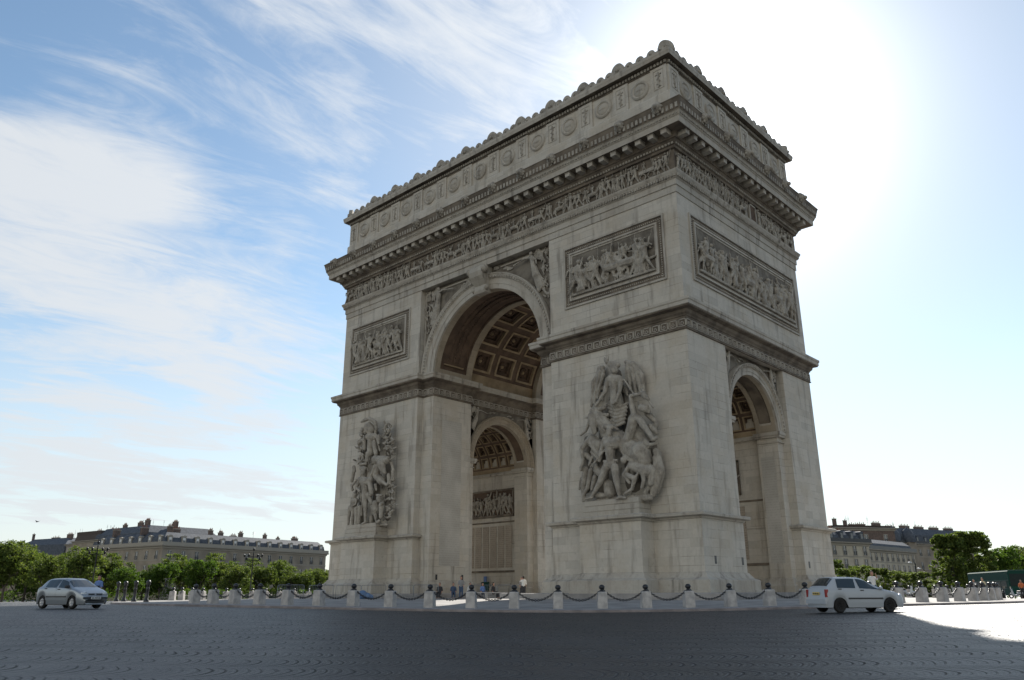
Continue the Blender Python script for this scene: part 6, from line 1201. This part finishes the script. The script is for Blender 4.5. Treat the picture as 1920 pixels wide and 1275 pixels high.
def block(A, B, depth, zc, zr, bays, sbays, label, fac=FAC1, floors=(), roof=SLATE, dorm=True, chim=(), inset=2.2, balcony=True, top=ZINC, sdorm=True, seed=1, cat='building', zroof=None):
    z0 = -3.0; dx, dy = B[0] - A[0], B[1] - A[1]; L = hypot(dx, dy); t = thing('apartment_building', (A[0], A[1], 0), label, cat, None, atan2(dy, dx))
    b = MB(); b.box(0, L, 0, depth, z0, zc, fac)
    for z in floors: b.box(-.12, L + .12, -.12, depth + .12, z - .5, z - .25, FACT)
    b.build('wall', t)
    b = MB(); b.ring(rect(0, L, 0, depth), [(0, zc - .9), (.2, zc - .8), (.3, zc - .4), (.75, zc - .2), (.8, zc + .05), (.2, zc + .1)], FACT); b.build('cornice', t)
    if balcony:
        b = MB(); b.ring(rect(0, L, 0, depth), [(.62, zc + .08), (.62, zc + 1.0), (.5, zc + 1.0), (.5, zc + .08)], FACT if balcony == 1 else IRON); b.build('balustrade', t)
    b = MB(); zm = zr if zroof is None else zroof; R0 = rect(0, L, 0, depth)
    b.ring(R0, [(.0, zc), (-.25, zc + .1), (-.7, zc + (zm - zc) * .6), (-inset, zm)], roof); top_ = offset(R0, -inset)
    cx_, cy_ = L / 2, depth / 2; b.add([(x, y, zm) for x, y in top_], [(0, 1, 2, 3)], top); m_ = offset(R0, -inset - (min(depth, L) / 2 - inset) * .9)
    b.add([(x, y, zm + .02) for x, y in top_] + [(x, y, zr + (.5 if zroof is None else 0)) for x, y in m_], [(0, 1, 5, 4), (1, 2, 6, 5), (2, 3, 7, 6), (3, 0, 4, 7), (4, 5, 6, 7)], top); rf = b.build('roof', t)
    for k in range(bays):
        x = (k + .5) * L / bays
        for z in floors:
            w_ = link(WIN[1], 'window', x, 0, z, 0, t); link(WIN[0], 'pane', 0, 0, 0, 0, w_)
        if dorm: link(DORM if dorm == 1 else DORM2, 'dormer', x, .35, zc + .55, 0, rf)
    for k in range(sbays):
        y = (k + .5) * depth / sbays
        for z in floors:
            w_ = link(WIN[1], 'window', 0, y, z, -pi / 2, t); link(WIN[0], 'pane', 0, 0, 0, 0, w_)
        if dorm and sdorm: link(DORM if dorm == 1 else DORM2, 'dormer', .35, y, zc + .55, -pi / 2, rf)
    for (cx2, cy2, h, w2, n2) in chim:
        b = MB(); chimney(b, cx2 * L, cy2 * depth, zm - .6, h, w2, n2); b.build('chimney', rf)
    rd = random.Random(seed)
    for k in range(3):
        b = MB(); x = rd.uniform(.1, .9) * L; b.tube([(x, depth * .5, zm), (x, depth * .5, zm + rd.uniform(3, 4.5))], .035, IRON)
        for e in (0, .3, .6): b.tube([(x - .5, depth * .5, zm + 2.4 + e), (x + .5, depth * .5, zm + 2.4 + e)], .025, IRON)
        b.build('antenna', rf)
    return t
block((-181.2, 39.3), (-193.3, 102.9), 34, 14.2, 18.1, 14, 7, 'long stone apartment building with white dormers and a slate mansard roof left of the arch', floors=(2.4, 6.3, 10.4), dorm=1,
      chim=[(.02, .35, 2.6, 2.6, 5), (.06, .1, 2.9, 1.6, 4), (.13, .2, 2.4, 2.8, 6), (.34, .25, 3.0, 1.5, 4), (.42, .3, 2.6, 1.8, 5), (.5, .2, 2.6, 1.6, 4), (.56, .45, 2.2, 2.6, 5), (.7, .3, 3.0, 1.3, 3), (.79, .3, 2.0, 1.2, 3), (.9, .3, 2.4, 1.6, 4), (.96, .4, 2.8, 2.6, 5), (.23, .5, 2.4, 1.4, 4), (.03, .8, 2.6, 2.4, 5)])
block((-275.5, 52.9), (-238.7, 57.5), 30, 18.0, 24.5, 7, 4, 'grey slate-roofed building with skylights behind the corner of the long building', fac=FAC2, floors=(13.4,), dorm=0, balcony=0, inset=3.2, chim=[(.15, .3, 3.0, 2.5, 5), (.45, .3, 3.4, 3.5, 6), (.72, .2, 3.6, 3.0, 6), (.95, .4, 2.8, 3.0, 5)], seed=3)
block((-292.0, 51.6), (-272.0, 54.0), 22, 20.5, 24.0, 4, 3, 'narrow flat brown-roofed building between the white one and the slate roof', floors=(15.0,), roof=BROWN, top=BROWN, dorm=0, balcony=0, inset=.6, chim=[(.3, .3, 1.6, 4.0, 4), (.8, .3, 1.8, 2.2, 3)], seed=4)
block((-352.0, 48.0), (-318.0, 57.0), 26, 16.5, 24.0, 6, 3, 'distant slate and brown roofed building at the far left above the trees', floors=(11.0,), dorm=0, balcony=0, inset=5.0, roof=SLATE, top=BROWN, chim=[(.1, .2, 3.6, .8, 1), (.45, .3, 1.4, 6, 4), (.85, .2, 2.4, 4, 5)], seed=5)
block((-316.7, 57.4), (-306.5, 60.0), 16, 20.6, 21.0, 2, 2, 'small white gabled block between the distant brown roof and the slate roofs', fac=FACT, floors=(17.0,), dorm=0, balcony=0, inset=.3, seed=6)
block((-400.0, 33.0), (-360.0, 45.0), 26, 15.0, 19.5, 5, 3, 'far roof just showing above the trees at the left edge', floors=(9.0,), dorm=0, balcony=0, roof=BROWN, top=BROWN, seed=7)
block((-33.8, 139.0), (-26.8, 162.5), 22, 13.2, 16.4, 6, 3, 'cream corner building with a dark balcony just right of the arch', fac=FAC2, floors=(3.0, 6.6, 10.0), dorm=2, balcony=2, chim=[(.15, .3, 2.6, 2.0, 4), (.5, .3, 1.8, 3.0, 5), (.85, .4, 2.2, 2.0, 4)], seed=8)
block((-30.5, 171.0), (-28.0, 204.0), 18, 12.2, 15.2, 9, 2, 'low pale building with a slate roof and skylights in the middle of the right-hand row', fac=FAC2, floors=(2.5, 5.8, 9.2), dorm=0, balcony=2, chim=[(.1, .5, 4.0, 3.0, 3)], seed=9)
t = block((-56.1, 234.0), (-33.0, 300.0), 26, 18.0, 23.8, 15, 3, 'long tall apartment row with slate roofs and chimney walls behind the right-hand trees', floors=(4.6, 9.0, 13.6), dorm=2, balcony=2,
      chim=[(.03, .2, 3.2, 1.4, 1), (.14, .3, 2.0, 6, 5), (.27, .2, 2.8, 5, 6), (.38, .2, 1.6, 6, 6), (.5, .2, 2.2, 6, 6), (.62, .2, 2.0, 6, 6), (.75, .2, 2.0, 6, 6), (.88, .2, 2.0, 6, 6)], seed=10)
for u in (.30, .42):
    b = MB(); b.box(-2.2, 2.2, -1.6, 1.6, 4, 18.4, FAC1); b.lathe([(2.5, 18.4), (2.55, 18.8), (2.6, 19.8), (2.3, 21.4), (1.5, 22.8), (.4, 23.6), (.1, 24.4), (0, 24.5)], SLATE, 14); o = b.build('corner_turret', t, (u * hypot(23.1, 66), .2, 0))

block((-48.0, 196.0), (-36.0, 214.0), 16, 20.4, 21.2, 3, 2, 'plain brown brick block rising behind the cream building right of the arch', fac=BRICK, floors=(16.0,), dorm=0, balcony=0, inset=.5, roof=BROWN, top=BROWN, chim=[(.1, .2, 3.4, 1.2, 1), (.6, .3, 1.6, 3.5, 4)], seed=11)
